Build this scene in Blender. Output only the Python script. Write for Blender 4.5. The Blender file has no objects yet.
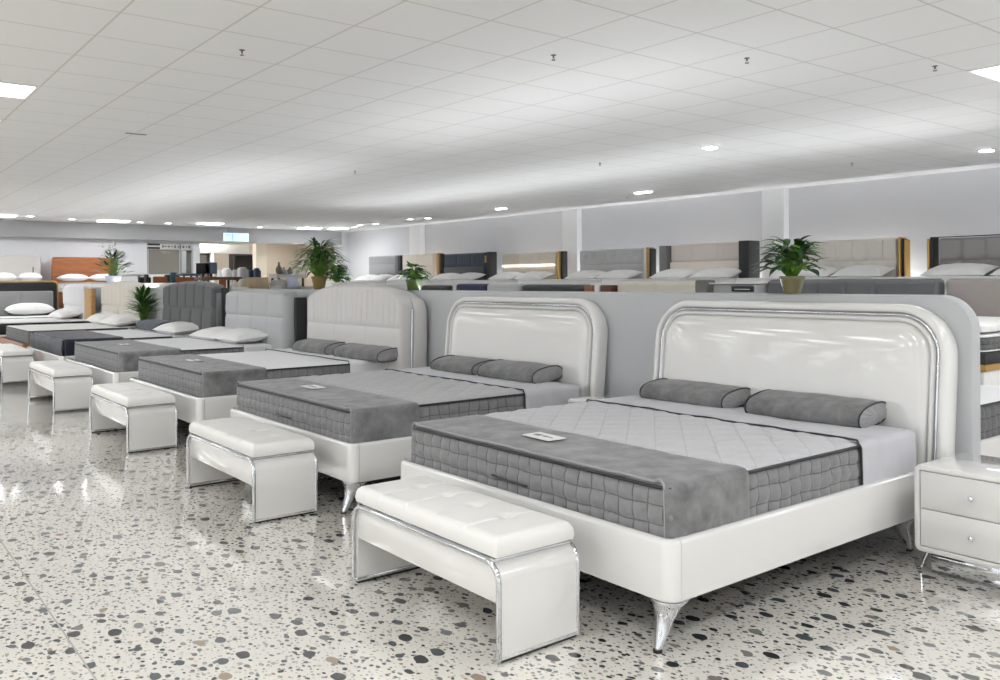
import bpy, math, random
from mathutils import Vector, Matrix, noise

random.seed(7)
SC = bpy.context.scene
COL = SC.collection
PI = math.pi

# ------------------------------------------------------------------ materials
MATS = {}


def nt(name):
    m = bpy.data.materials.new(name)
    m.use_nodes = True
    t = m.node_tree
    return m, t, t.nodes['Principled BSDF']


def mat(name, col, rough=.5, metal=0, coat=0, sheen=0, spec=.5, var=0, vscale=6, bump=0, bscale=60, stretch=None):
    """Plain principled surface; var mottles the colour with noise, bump adds a fine weave or grain."""
    if name in MATS:
        return MATS[name]
    m, t, b = nt(name)
    b.inputs['Base Color'].default_value = (*col, 1)
    b.inputs['Roughness'].default_value = rough
    b.inputs['Metallic'].default_value = metal
    b.inputs['Coat Weight'].default_value = coat
    b.inputs['Coat Roughness'].default_value = .05
    b.inputs['Sheen Weight'].default_value = sheen
    b.inputs['Specular IOR Level'].default_value = spec
    tc = t.nodes.new('ShaderNodeTexCoord')
    src = tc.outputs['Object']
    if stretch:
        mp = t.nodes.new('ShaderNodeMapping')
        mp.inputs['Scale'].default_value = stretch
        t.links.new(src, mp.inputs['Vector'])
        src = mp.outputs['Vector']
    if var:
        n = t.nodes.new('ShaderNodeTexNoise')
        n.inputs['Scale'].default_value = vscale
        n.inputs['Detail'].default_value = 5
        n.inputs['Roughness'].default_value = .6
        t.links.new(src, n.inputs['Vector'])
        r = t.nodes.new('ShaderNodeValToRGB')
        r.color_ramp.elements[0].position = .3
        r.color_ramp.elements[1].position = .7
        r.color_ramp.elements[0].color = (*[c * (1 - var) for c in col], 1)
        r.color_ramp.elements[1].color = (*[min(1, c * (1 + var)) for c in col], 1)
        t.links.new(n.outputs['Fac'], r.inputs['Fac'])
        t.links.new(r.outputs['Color'], b.inputs['Base Color'])
    if bump:
        n = t.nodes.new('ShaderNodeTexNoise')
        n.inputs['Scale'].default_value = bscale
        n.inputs['Detail'].default_value = 3
        t.links.new(src, n.inputs['Vector'])
        bp = t.nodes.new('ShaderNodeBump')
        bp.inputs['Strength'].default_value = bump
        bp.inputs['Distance'].default_value = .01
        t.links.new(n.outputs['Fac'], bp.inputs['Height'])
        t.links.new(bp.outputs['Normal'], b.inputs['Normal'])
    MATS[name] = m
    return m


def quilted(name, col, groove_dark=.45, width=.035, var=.06):
    """Knit fabric with stitched seams painted dark as groove shade; the seam grid comes with the mesh as its 'quilt' coordinates."""
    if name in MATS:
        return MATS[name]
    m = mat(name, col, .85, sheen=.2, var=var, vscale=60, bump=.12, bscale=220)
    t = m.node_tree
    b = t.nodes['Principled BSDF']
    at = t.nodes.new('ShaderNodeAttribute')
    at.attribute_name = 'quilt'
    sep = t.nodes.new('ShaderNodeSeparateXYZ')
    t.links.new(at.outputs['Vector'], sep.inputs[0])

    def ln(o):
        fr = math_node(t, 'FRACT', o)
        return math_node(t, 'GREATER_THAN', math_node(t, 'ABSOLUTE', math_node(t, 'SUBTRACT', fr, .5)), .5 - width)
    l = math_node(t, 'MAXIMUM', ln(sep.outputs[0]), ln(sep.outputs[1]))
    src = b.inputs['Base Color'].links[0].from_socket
    t.links.new(mixc(t, l, src, tuple(c * groove_dark for c in col)), b.inputs['Base Color'])  # seam lines darkened in the colour to deepen the groove shade
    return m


def emit(name, col, s):
    if name in MATS:
        return MATS[name]
    m, t, b = nt(name)
    b.inputs['Base Color'].default_value = (*[min(1, c) for c in col], 1)
    b.inputs['Emission Color'].default_value = (*col, 1)
    b.inputs['Emission Strength'].default_value = s
    MATS[name] = m
    return m


def math_node(t, op, a, b=None, clamp=False):
    n = t.nodes.new('ShaderNodeMath')
    n.operation = op
    n.use_clamp = clamp
    for i, v in enumerate((a, b)):
        if v is None:
            continue
        if isinstance(v, (int, float)):
            n.inputs[i].default_value = v
        else:
            t.links.new(v, n.inputs[i])
    return n.outputs[0]


def mixc(t, fac, a, b):
    n = t.nodes.new('ShaderNodeMix')
    n.data_type = 'RGBA'
    for i, v in ((0, fac), (6, a), (7, b)):
        if isinstance(v, (int, float)):
            n.inputs[i].default_value = v
        elif isinstance(v, tuple):
            n.inputs[i].default_value = (*v, 1)
        else:
            t.links.new(v, n.inputs[i])
    return n.outputs[2]


def terrazzo():
    m, t, b = nt('terrazzo')
    g = t.nodes.new('ShaderNodeNewGeometry')
    sep = t.nodes.new('ShaderNodeSeparateXYZ')
    t.links.new(g.outputs['Position'], sep.inputs[0])
    cmb = t.nodes.new('ShaderNodeCombineXYZ')
    t.links.new(sep.outputs[0], cmb.inputs[0])
    t.links.new(sep.outputs[1], cmb.inputs[1])
    base = cmb.outputs[0]
    wn = t.nodes.new('ShaderNodeTexNoise')
    wn.noise_dimensions = '2D'
    wn.inputs['Scale'].default_value = 9
    wn.inputs['Detail'].default_value = 2
    t.links.new(base, wn.inputs['Vector'])
    vs = t.nodes.new('ShaderNodeVectorMath')
    vs.operation = 'SCALE'
    vs.inputs['Scale'].default_value = .028
    t.links.new(wn.outputs['Color'], vs.inputs[0])
    va = t.nodes.new('ShaderNodeVectorMath')
    va.operation = 'ADD'
    t.links.new(base, va.inputs[0])
    t.links.new(vs.outputs[0], va.inputs[1])
    warped = va.outputs[0]
    cn = t.nodes.new('ShaderNodeTexNoise')
    cn.noise_dimensions = '2D'
    cn.inputs['Scale'].default_value = 2.2
    cn.inputs['Detail'].default_value = 6
    t.links.new(base, cn.inputs['Vector'])
    col = mixc(t, cn.outputs['Fac'], (.84, .80, .73), (.78, .755, .70))
    layers = [  # cells per metre, largest radius in cells, power, rotation, stretch, palette
        (34, .34, 1.0, .3, 1.25, [(.0, (.55, .53, .49)), (.5, (.40, .38, .35)), (.8, (.20, .20, .19)), (.95, (.50, .42, .32))]),
        (21, .32, 1.05, 1.1, 1.4, [(.0, (.07, .075, .08)), (.45, (.18, .18, .18)), (.75, (.42, .40, .37)), (.93, (.36, .28, .20))]),
        (8.8, .37, 1.9, 2.0, 1.45, [(.0, (.035, .04, .045)), (.5, (.085, .10, .115)), (.78, (.22, .22, .21)), (.93, (.38, .30, .22))]),
    ]
    for (sc, rm, pw, rot, st, pal) in layers:
        mp = t.nodes.new('ShaderNodeMapping')
        mp.inputs['Rotation'].default_value = (0, 0, rot)
        mp.inputs['Scale'].default_value = (1, st, 1)
        t.links.new(warped, mp.inputs['Vector'])
        v = t.nodes.new('ShaderNodeTexVoronoi')
        v.voronoi_dimensions = '2D'
        v.inputs['Scale'].default_value = sc
        v.inputs['Randomness'].default_value = .9
        t.links.new(mp.outputs[0], v.inputs['Vector'])
        sc_ = t.nodes.new('ShaderNodeSeparateColor')
        t.links.new(v.outputs['Color'], sc_.inputs[0])
        rad = math_node(t, 'MULTIPLY', math_node(t, 'POWER', sc_.outputs[0], pw), rm)
        d = math_node(t, 'SUBTRACT', rad, v.outputs['Distance'])
        fac = math_node(t, 'MULTIPLY', d, 40, True)
        r = t.nodes.new('ShaderNodeValToRGB')
        r.color_ramp.interpolation = 'CONSTANT'
        while len(r.color_ramp.elements) < len(pal):
            r.color_ramp.elements.new(.5)
        for e, (p, c) in zip(r.color_ramp.elements, pal):
            e.position = p
            e.color = (*c, 1)
        t.links.new(sc_.outputs[1], r.inputs['Fac'])
        col = mixc(t, fac, col, r.outputs['Color'])
    # saw-cut joints running along the row of beds
    for jy in (.80, -5.2):
        dj = math_node(t, 'ABSOLUTE', math_node(t, 'SUBTRACT', sep.outputs[1], jy))
        fj = math_node(t, 'LESS_THAN', dj, .004)
        col = mixc(t, fj, col, (.50, .48, .44))
    t.links.new(col, b.inputs['Base Color'])
    b.inputs['Roughness'].default_value = .09
    b.inputs['Coat Weight'].default_value = .6
    b.inputs['Coat Roughness'].default_value = .06
    return m


def ceiling_mat():
    m, t, b = nt('ceiling_tile')
    g = t.nodes.new('ShaderNodeNewGeometry')
    sep = t.nodes.new('ShaderNodeSeparateXYZ')
    t.links.new(g.outputs['Position'], sep.inputs[0])

    def line(o, off, step):
        fr = math_node(t, 'FRACT', math_node(t, 'DIVIDE', math_node(t, 'SUBTRACT', o, off), step))
        d = math_node(t, 'ABSOLUTE', math_node(t, 'SUBTRACT', fr, .5))
        return math_node(t, 'GREATER_THAN', d, .5 - .0075 / step)
    l = math_node(t, 'MAXIMUM', line(sep.outputs[0], TX0, TSX), line(sep.outputs[1], TY0, TSY))
    n = t.nodes.new('ShaderNodeTexNoise')
    n.inputs['Scale'].default_value = 160
    t.links.new(g.outputs['Position'], n.inputs['Vector'])
    c = mixc(t, n.outputs['Fac'], (.84, .84, .84), (.88, .88, .88))
    c = mixc(t, l, c, (.67, .65, .62))
    t.links.new(c, b.inputs['Base Color'])
    b.inputs['Roughness'].default_value = .8
    return m


# ------------------------------------------------------------------ mesh helpers
class MB:
    def __init__(s):
        s.v = []
        s.f = []

    def add(s, vs, fs):
        o = len(s.v)
        s.v += [tuple(p) for p in vs]
        s.f += [tuple(i + o for i in f) for f in fs]
        return s

    def loft(s, rings, closed=True, cap0=True, cap1=True):
        n = len(rings[0])
        vs = [p for r in rings for p in r]
        fs = []
        for k in range(len(rings) - 1):
            for i in range(n if closed else n - 1):
                j = (i + 1) % n
                fs.append((k * n + i, k * n + j, (k + 1) * n + j, (k + 1) * n + i))
        if cap0:
            fs.append(tuple(range(n - 1, -1, -1)))
        if cap1:
            o = (len(rings) - 1) * n
            fs.append(tuple(range(o, o + n)))
        return s.add(vs, fs)

    def box(s, x0, x1, y0, y1, z0, z1, b=.004, r=None):
        """Box with softened edges."""
        sx, sy = x1 - x0, y1 - y0
        b = min(b, sx * .3, sy * .3, (z1 - z0) * .3)
        r = b if r is None else r
        cx, cy = (x0 + x1) / 2, (y0 + y1) / 2
        rings = []
        for ins, z in ((b, z0), (b * .3, z0 + b * .3), (0, z0 + b), (0, z1 - b), (b * .3, z1 - b * .3), (b, z1)):
            rings.append([(cx + px, cy + py, z) for px, py in rrect(sx - 2 * ins, sy - 2 * ins, max(r - ins, .0005), 3)])
        return s.loft(rings)

    def plate(s, outline, rings):
        """Outline function of an inset, stacked along y: rings = (inset, y)."""
        return s.loft([[(x, y, z) for x, z in outline(i)] for i, y in rings])

    def stackz(s, outline, rings, cx=0, cy=0):
        return s.loft([[(cx + x, cy + y, z) for x, y in outline(i)] for i, z in rings])

    def tube(s, path, r, n=8, closed=False):
        P = [Vector(p) for p in path]
        N = len(P)
        rings = []
        up = None
        for i in range(N):
            if closed:
                d = (P[(i + 1) % N] - P[i - 1]).normalized()
            else:
                d = (P[min(i + 1, N - 1)] - P[max(i - 1, 0)]).normalized()
            if up is None:
                up = Vector((0, 0, 1)) if abs(d.z) < .9 else Vector((1, 0, 0))
            a = d.cross(up).normalized()
            up = a.cross(d).normalized()
            rr_ = r(i / (N - 1)) if callable(r) else r
            rings.append([P[i] + (a * math.cos(q) + up * math.sin(q)) * rr_ for q in [2 * PI * k / n for k in range(n)]])
        if closed:
            rings.append(rings[0])
        return s.loft(rings, cap0=not closed, cap1=not closed)

    def lathe(s, prof, c=(0, 0, 0), n=24, lean=None):
        rings = []
        for r, z in prof:
            ox, oy = (lean(z) if lean else (0, 0))
            rings.append([(c[0] + ox + r * math.cos(2 * PI * k / n), c[1] + oy + r * math.sin(2 * PI * k / n), c[2] + z) for k in range(n)])
        return s.loft(rings)

    def grid(s, fn, nu, nv, us=None, vs=None):
        us = us or [i / nu for i in range(nu + 1)]
        vs = vs or [j / nv for j in range(nv + 1)]
        V = [fn(u, v) for v in vs for u in us]
        n = len(us)
        F = [(j * n + i, j * n + i + 1, (j + 1) * n + i + 1, (j + 1) * n + i) for j in range(len(vs) - 1) for i in range(n - 1)]
        return s.add(V, F)

    def build(s, name, m, parent=None, loc=(0, 0, 0), angle=40):
        me = bpy.data.meshes.new(name)
        me.from_pydata(s.v, [], s.f)
        me.update()
        import bmesh
        bm = bmesh.new()
        bm.from_mesh(me)
        bmesh.ops.recalc_face_normals(bm, faces=bm.faces)
        bm.to_mesh(me)
        bm.free()
        me.polygons.foreach_set('use_smooth', [True] * len(me.polygons))
        me.set_sharp_from_angle(angle=math.radians(angle))
        if m:
            me.materials.append(m)
        o = bpy.data.objects.new(name, me)
        COL.objects.link(o)
        o.location = loc
        if parent:
            o.parent = parent
        return o


def rrect(w, h, r, n=6):
    r = min(r, w / 2 - 1e-4, h / 2 - 1e-4)
    pts = []
    for cx, cy, a0 in ((w / 2 - r, h / 2 - r, 0), (-w / 2 + r, h / 2 - r, 90), (-w / 2 + r, -h / 2 + r, 180), (w / 2 - r, -h / 2 + r, 270)):
        for k in range(n + 1):
            a = math.radians(a0 + 90 * k / n)
            pts.append((cx + r * math.cos(a), cy + r * math.sin(a)))
    return pts


def arch(w, z0, z1, r, n=12):
    """Outline function (of an inset) of a panel with rounded top corners and a square foot."""
    def f(i):
        hw = w / 2 - i
        rr_ = max(r - i, .001)
        zt = z1 - i
        pts = [(-hw, z0), (hw, z0)]
        for cx, a0 in ((hw - rr_, 0), (-hw + rr_, 90)):
            for k in range(n + 1):
                a = math.radians(a0 + 90 * k / n)
                pts.append((cx + rr_ * math.cos(a), zt - rr_ + rr_ * math.sin(a)))
        return pts
    return f


def thing(name, label, cat, loc=(0, 0, 0), rz=0, group=None):
    o = bpy.data.objects.new(name, None)
    COL.objects.link(o)
    o.empty_display_size = .2
    o.location = loc
    o.rotation_euler.z = rz
    return tag(o, label, cat, group)


def tag(o, label=None, cat=None, group=None, kind=None):
    if label:
        o['label'] = label
    if cat:
        o['category'] = cat
    if group:
        o['group'] = group
    if kind:
        o['kind'] = kind
    return o


def struct(name, mb, m):
    o = mb.build(name, m)
    o['kind'] = 'structure'
    return o


def dup(root, loc, label, group=None, sx=1):
    r = root.copy()
    COL.objects.link(r)
    r.location = loc
    r.scale = (root.scale[0] * sx, root.scale[1], root.scale[2])
    r['label'] = label
    if group:
        r['group'] = group

    def kids(a, b):
        for ch in [c for c in bpy.data.objects if c.parent == a]:
            c = ch.copy()
            COL.objects.link(c)
            c.parent = b
            kids(ch, c)
    kids(root, r)
    return r


# ------------------------------------------------------------------ palette
LACQ = mat('white_lacquer', (.755, .748, .73), .10, coat=1.0)
CHROME = mat('chrome', (.64, .65, .67), .07, metal=1)
VELVET = mat('grey_velvet', (.195, .195, .20), .85, sheen=.25, var=.42, vscale=7, bump=.15, bscale=40)
VELVETB = mat('grey_velvet_pillow', (.17, .17, .172), .85, sheen=.25, var=.35, vscale=11, bump=.15, bscale=40)
CAPM = mat('grey_pillow_end', (.30, .30, .305), .8, sheen=.2, var=.1, vscale=20)
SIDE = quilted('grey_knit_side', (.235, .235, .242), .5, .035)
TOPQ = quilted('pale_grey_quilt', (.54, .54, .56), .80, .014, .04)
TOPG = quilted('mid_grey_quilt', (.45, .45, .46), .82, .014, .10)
TOPW = mat('white_knit_top', (.84, .84, .86), .85, sheen=.2, var=.03, vscale=40, bump=.1, bscale=220)
SHEET = mat('pale_grey_cloth', (.55, .55, .585), .8, sheen=.15, var=.05, vscale=5, bump=.1, bscale=120)
PIPE = mat('dark_piping', (.022, .022, .026), .45)
PIPEG = mat('grey_piping', (.34, .34, .35), .5)
CREAM = mat('cream_leather', (.82, .81, .785), .42, bump=.06, bscale=200)
WHITEC = mat('white_cotton', (.88, .875, .865), .85, var=.03, vscale=12, bump=.25, bscale=9)
BLACK = mat('black_rubber', (.012, .012, .012), .5)
DARK = mat('dark_parts_and_shade', (.03, .03, .032), .6)  # near-black for dark parts and for pieces that stand in for shade
NAVYV = mat('navy_velvet', (.010, .014, .032), .40, sheen=.05, var=.35, vscale=8)
NAVYP = mat('navy_pillow', (.035, .05, .08), .8, sheen=.3, var=.2, vscale=12)
GOLD = mat('brushed_gold', (.62, .38, .12), .3, metal=.7)
WOOD = mat('oak_wood', (.52, .30, .11), .45, var=.2, vscale=5, stretch=(1, 1, 8))
WALNUT = mat('orange_walnut', (.34, .115, .035), .35, var=.25, vscale=3, stretch=(1, 1, 9), coat=.3)
PAPER = mat('white_card', (.86, .86, .86), .5)
INK = mat('grey_print', (.25, .25, .27), .6)
CRYSTAL = mat('crystal_knob', (.75, .77, .80), .05, metal=.85)


def leather(name, col, rough=.5):
    return mat(name, col, rough, bump=.08, bscale=180)


def fabric(name, col, var=.08):
    return mat(name, col, .85, sheen=.2, var=var, vscale=60, bump=.12, bscale=200)


# ------------------------------------------------------------------ setting
ZC = 3.168
YW = 13.9
XF = -26.0
TX0, TSX, TY0, TSY = -3.74, .622, 4.0, .64
FLOORM = terrazzo()
CEILM = ceiling_mat()
WALLM = mat('painted_wall', (.77, .77, .785), .7)
WALLL = mat('pale_wall_panel', (.76, .76, .785), .7)
BULK = mat('grey_bulkhead', (.42, .42, .43), .7)
PARTM = mat('grey_partition', (.49, .50, .515), .55)
PLATM = mat('platform_floor', (.74, .73, .70), .5)

X1 = 9.0
Y0 = -22.0
struct('floor', MB().box(XF - 5, X1, Y0, YW, -.1, 0, .001), FLOORM)
struct('ceiling', MB().box(XF - 5, X1, Y0, YW + .2, ZC, ZC + .1, .001), CEILM)
struct('wall_back', MB().box(XF, X1, YW, YW + .2, 0, ZC, .001), WALLM)
k = YW / 12.8
for n_, (a, b) in enumerate(((-8.826, -8.395), (-13.91, -13.44), (-20.14, -19.58))):
    struct('column_back', MB().box(a * k, b * k, YW - .16, YW, 0, ZC, .003), mat('pale_column', (.94, .94, .94), .7))

# far wall with its shop-within-a-shop opening
fk = 26.0 / 24.01


def fy(y):
    return y * fk


def fz(z):
    return 1.5 + (z - 1.5) * fk


struct('wall_left', MB().box(XF - .2, XF, Y0, fy(6.806), 0, ZC, .001)
       .box(XF - .2, XF, fy(6.806), fy(12.45), fz(2.64), ZC, .001)
       .box(XF - .2, XF, fy(12.45), YW, 0, ZC, .001)
       .box(XF - .2, XF, fy(8.033), fy(8.22), 0, fz(2.64), .001)
       .box(XF - .2, XF, fy(6.806), fy(8.033), 0, 1.75, .001), WALLM)
struct('trim_1', MB().box(XF, XF + .35, -3.0, fy(12.45), fz(2.64), ZC, .004), BULK)
struct('trim_2', MB().box(XF, XF + .03, -3.0, fy(6.499), .8, fz(2.64), .003), WALLL)
w1 = struct('window_1', MB().box(XF - .1, XF - .04, fy(6.82), fy(6.86), 1.75, fz(2.43), .003)
            .box(XF - .1, XF - .04, fy(8.0), fy(8.03), 1.75, fz(2.43), .003)
            .box(XF - .1, XF - .04, fy(6.82), fy(8.03), fz(2.40), fz(2.43), .003)
            .box(XF - .1, XF - .04, fy(7.66), fy(7.70), 1.75, fz(2.43), .003), mat('window_frame_grey', (.45, .45, .46), .4))
GLASS, t_, b_ = nt('grey_window_glass')
b_.inputs['Base Color'].default_value = (.55, .58, .60, 1)
b_.inputs['Roughness'].default_value = .05
b_.inputs['Transmission Weight'].default_value = .9
b_.inputs['IOR'].default_value = 1.1
MB().box(XF - .08, XF - .07, fy(6.86), fy(8.0), 1.75, fz(2.40), .001).build('pane', GLASS, w1)
struct('window_board', MB().box(XF - .19, XF - .02, fy(6.806), fy(8.033), fz(2.41), fz(2.64), .002), WALLM)
# room beyond the opening
BEYW = mat('beige_wall', (.50, .43, .34), .7)
CREAMW = mat('warm_cream_pillar', (.80, .70, .56), .6)
struct('wall_beyond', MB().box(XF - 4.2, XF - 4.0, fy(6.0), YW, 0, ZC, .001), BEYW)
struct('wall_partition_beyond', MB().box(XF - 2.0, XF - 1.8, fy(8.2), fy(10.3), fz(2.38), fz(2.66), .002)
       .box(XF - 2.0, XF - 1.8, fy(8.22), fy(8.35), 0, fz(2.40), .002)
       .box(XF - 2.0, XF - 1.8, fy(9.12), fy(9.22), 0, fz(2.40), .002), mat('warm_white_lintel', (.72, .69, .65), .6))
struct('pillar', MB().box(XF - 1.0, XF - .7, fy(10.12), fy(10.45), 0, fz(2.66), .003), CREAMW)
w2 = struct('window_2', MB().box(XF - 2.0, XF - 1.95, fy(8.36), fy(8.42), 1.5, fz(2.38), .003)
            .box(XF - 2.0, XF - 1.95, fy(8.72), fy(8.77), 1.5, fz(2.38), .003)
            .box(XF - 2.0, XF - 1.95, fy(9.06), fy(9.12), 1.5, fz(2.38), .003)
            .box(XF - 2.0, XF - 1.95, fy(8.36), fy(9.12), fz(2.33), fz(2.38), .003), mat('dark_window_frame', (.06, .055, .05), .4))
MB().box(XF - 1.98, XF - 1.97, fy(8.42), fy(9.06), 1.5, fz(2.33), .001).build('pane', GLASS, w2)
struct('wall_right_beyond', MB().box(XF - 5, XF - .2, YW, YW + .2, 0, ZC, .001), BEYW)
# raised display level along the back wall and the far wall
struct('floor_platform', MB().box(XF - 5, X1, 9.9, YW, 0, .8, .004).box(XF - 5, XF + .9, -3, 9.9, 0, .8, .004), PLATM)

# the long grey partition behind the beds, rounded at its free end
PX0, PX1, PYA, PYB, PZ = -24.0, -2.15, 5.05, 5.17, 1.405


def part_outline(i):
    r = .20 - i
    pts = [(PX0, 0), (PX1 - i, 0)]
    for q in range(13):
        a = math.radians(90 * q / 12)
        pts.append((PX1 - .20 + r * math.cos(a), PZ - .20 + r * math.sin(a)))
    pts.append((PX0, PZ - i))
    return pts


struct('wall_partition', MB().plate(part_outline, [(.03, PYA), (.009, PYA + .009), (0, PYA + .03), (0, PYB - .03), (.009, PYB - .009), (.03, PYB)]), PARTM)


# ------------------------------------------------------------------ furniture builders
def quilt_coords(o, q):
    a = o.data.attributes.new('quilt', 'FLOAT2', 'POINT')
    a.data.foreach_set('vector', [c for p in q for c in p])



def mattress(cx, y0, z0, z1, W, L, label, side=None, top=None, q=1, flat=(), diamonds=True, handle=True, pipe=None, rows=3, group='mattresses in the front row'):
    side, top, pipe = side or SIDE, top or TOPQ, pipe or PIPE
    root = thing('mattress', label, 'mattress', (cx, y0 + L / 2, z0), 0, group)
    h = z1 - z0
    r = .075
    hw, hl = W / 2, L / 2
    # quilted border all round
    outl = []
    segs = [((hw, -hl + r), (hw, hl - r)), ((hw - r, hl), (-hw + r, hl)), ((-hw, hl - r), (-hw, -hl + r)), ((-hw + r, -hl), (hw - r, -hl))]
    cs = [((hw - r, hl - r), 0), ((-hw + r, hl - r), 90), ((-hw + r, -hl + r), 180), ((hw - r, -hl + r), 270)]
    step = .0145 / q
    for (a, b), (c, a0) in zip(segs, cs):
        d = math.dist(a, b)
        n = int(d / step)
        for i in range(n):
            f = i / n
            outl.append((a[0] + (b[0] - a[0]) * f, a[1] + (b[1] - a[1]) * f))
        nk = max(4, int(r * PI / 2 / step))
        for i in range(nk):
            a_ = math.radians(a0 + 90 * i / nk)
            outl.append((c[0] + r * math.cos(a_), c[1] + r * math.sin(a_)))
    n = len(outl)
    nv = int(18 * max(q, .6))
    per = 2 * (W + L)
    cells = round(per / .088)
    s_acc = [0]
    for i in range(1, n + 1):
        s_acc.append(s_acc[-1] + math.dist(outl[i - 1], outl[i % n]))
    nrm = []
    for i in range(n):
        dx = outl[(i + 1) % n][0] - outl[i - 1][0]
        dy = outl[(i + 1) % n][1] - outl[i - 1][1]
        l = math.hypot(dx, dy)
        nrm.append((dy / l, -dx / l))
    rings = []
    qs = []
    for j in range(nv + 1):
        v = j / nv
        ring = []
        for i in range(n):
            s = s_acc[i] / s_acc[n] * cells
            qa, qb = s + .06 * math.sin(7.3 * v + s), v * rows + .05 * math.sin(s * 1.7) * math.sin(PI * v)
            qs.append((qa + .5 * 0, max(.06, min(rows - .06, qb))))
            a = abs(math.sin(PI * qa)) ** .45
            b = abs(math.sin(PI * qb)) ** .45
            d = .024 * a * b + .012 * (1 - (2 * v - 1) ** 2) - .022
            ring.append((outl[i][0] + nrm[i][0] * d, outl[i][1] + nrm[i][1] * d, v * h))
        rings.append(ring)
    sb = MB().loft(rings, cap1=False).build('side_border', side, root, angle=80)
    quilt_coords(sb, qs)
    # top panel
    nx, ny = int(150 * q), int(150 * q)

    def topf(u, v):
        y = -hl + v * L
        e = min(y + hl, hl - y)
        w = hw - (r - math.sqrt(max(0, r * r - (r - e) ** 2)) if e < r else 0)
        x = (2 * u - 1) * w
        ed = min(w - abs(x), e)
        f = min(1, max(0, ed / .07))
        z = .016 * math.sqrt(max(0, 1 - (1 - f) ** 2))
        if diamonds:
            p1, p2 = (x + y * .9) / .20, (x - y * .9) / .20
            g = (abs(math.sin(PI * p1)) * abs(math.sin(PI * p2))) ** .35
            for ya, yb in flat:
                yy = y + hl
                g *= 1 - max(0, min(1, (yy - ya) / .02 + 1, (yb - yy) / .02 + 1))
            z += .020 * g * f
        else:
            z += .004 * noise.noise((x * 4, y * 4, cx)) * f
        return (x, y, h + z)
    tp = MB().grid(topf, nx, ny).build('quilted_top', top, root, angle=80)
    if diamonds:
        def inflat(y):
            return any(ya - .01 < y + hl < yb + .01 for ya, yb in flat)
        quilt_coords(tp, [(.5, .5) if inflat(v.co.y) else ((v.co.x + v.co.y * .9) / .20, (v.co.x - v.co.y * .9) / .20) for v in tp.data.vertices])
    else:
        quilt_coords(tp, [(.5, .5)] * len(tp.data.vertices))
    pt = [(p[0], p[1], h + .001) for p in outl[::max(1, int(2 * q))]]
    pb = [(p[0], p[1], .008) for p in outl[::max(1, int(2 * q))]]
    MB().tube(pt, .008, 6, True).build('piping', pipe, root)
    MB().tube(pb, .0065, 6, True).build('piping', pipe, root)
    if handle:
        hx = -.025 * W
        MB().tube([(hx - .14, -hl + .002, h * .42), (hx - .125, -hl - .012, h * .41), (hx, -hl - .017, h * .385), (hx + .125, -hl - .012, h * .38), (hx + .14, -hl + .002, h * .38)], .006, 6).build('handle', PIPE, root)
    root['hw'] = hw
    return root


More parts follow.
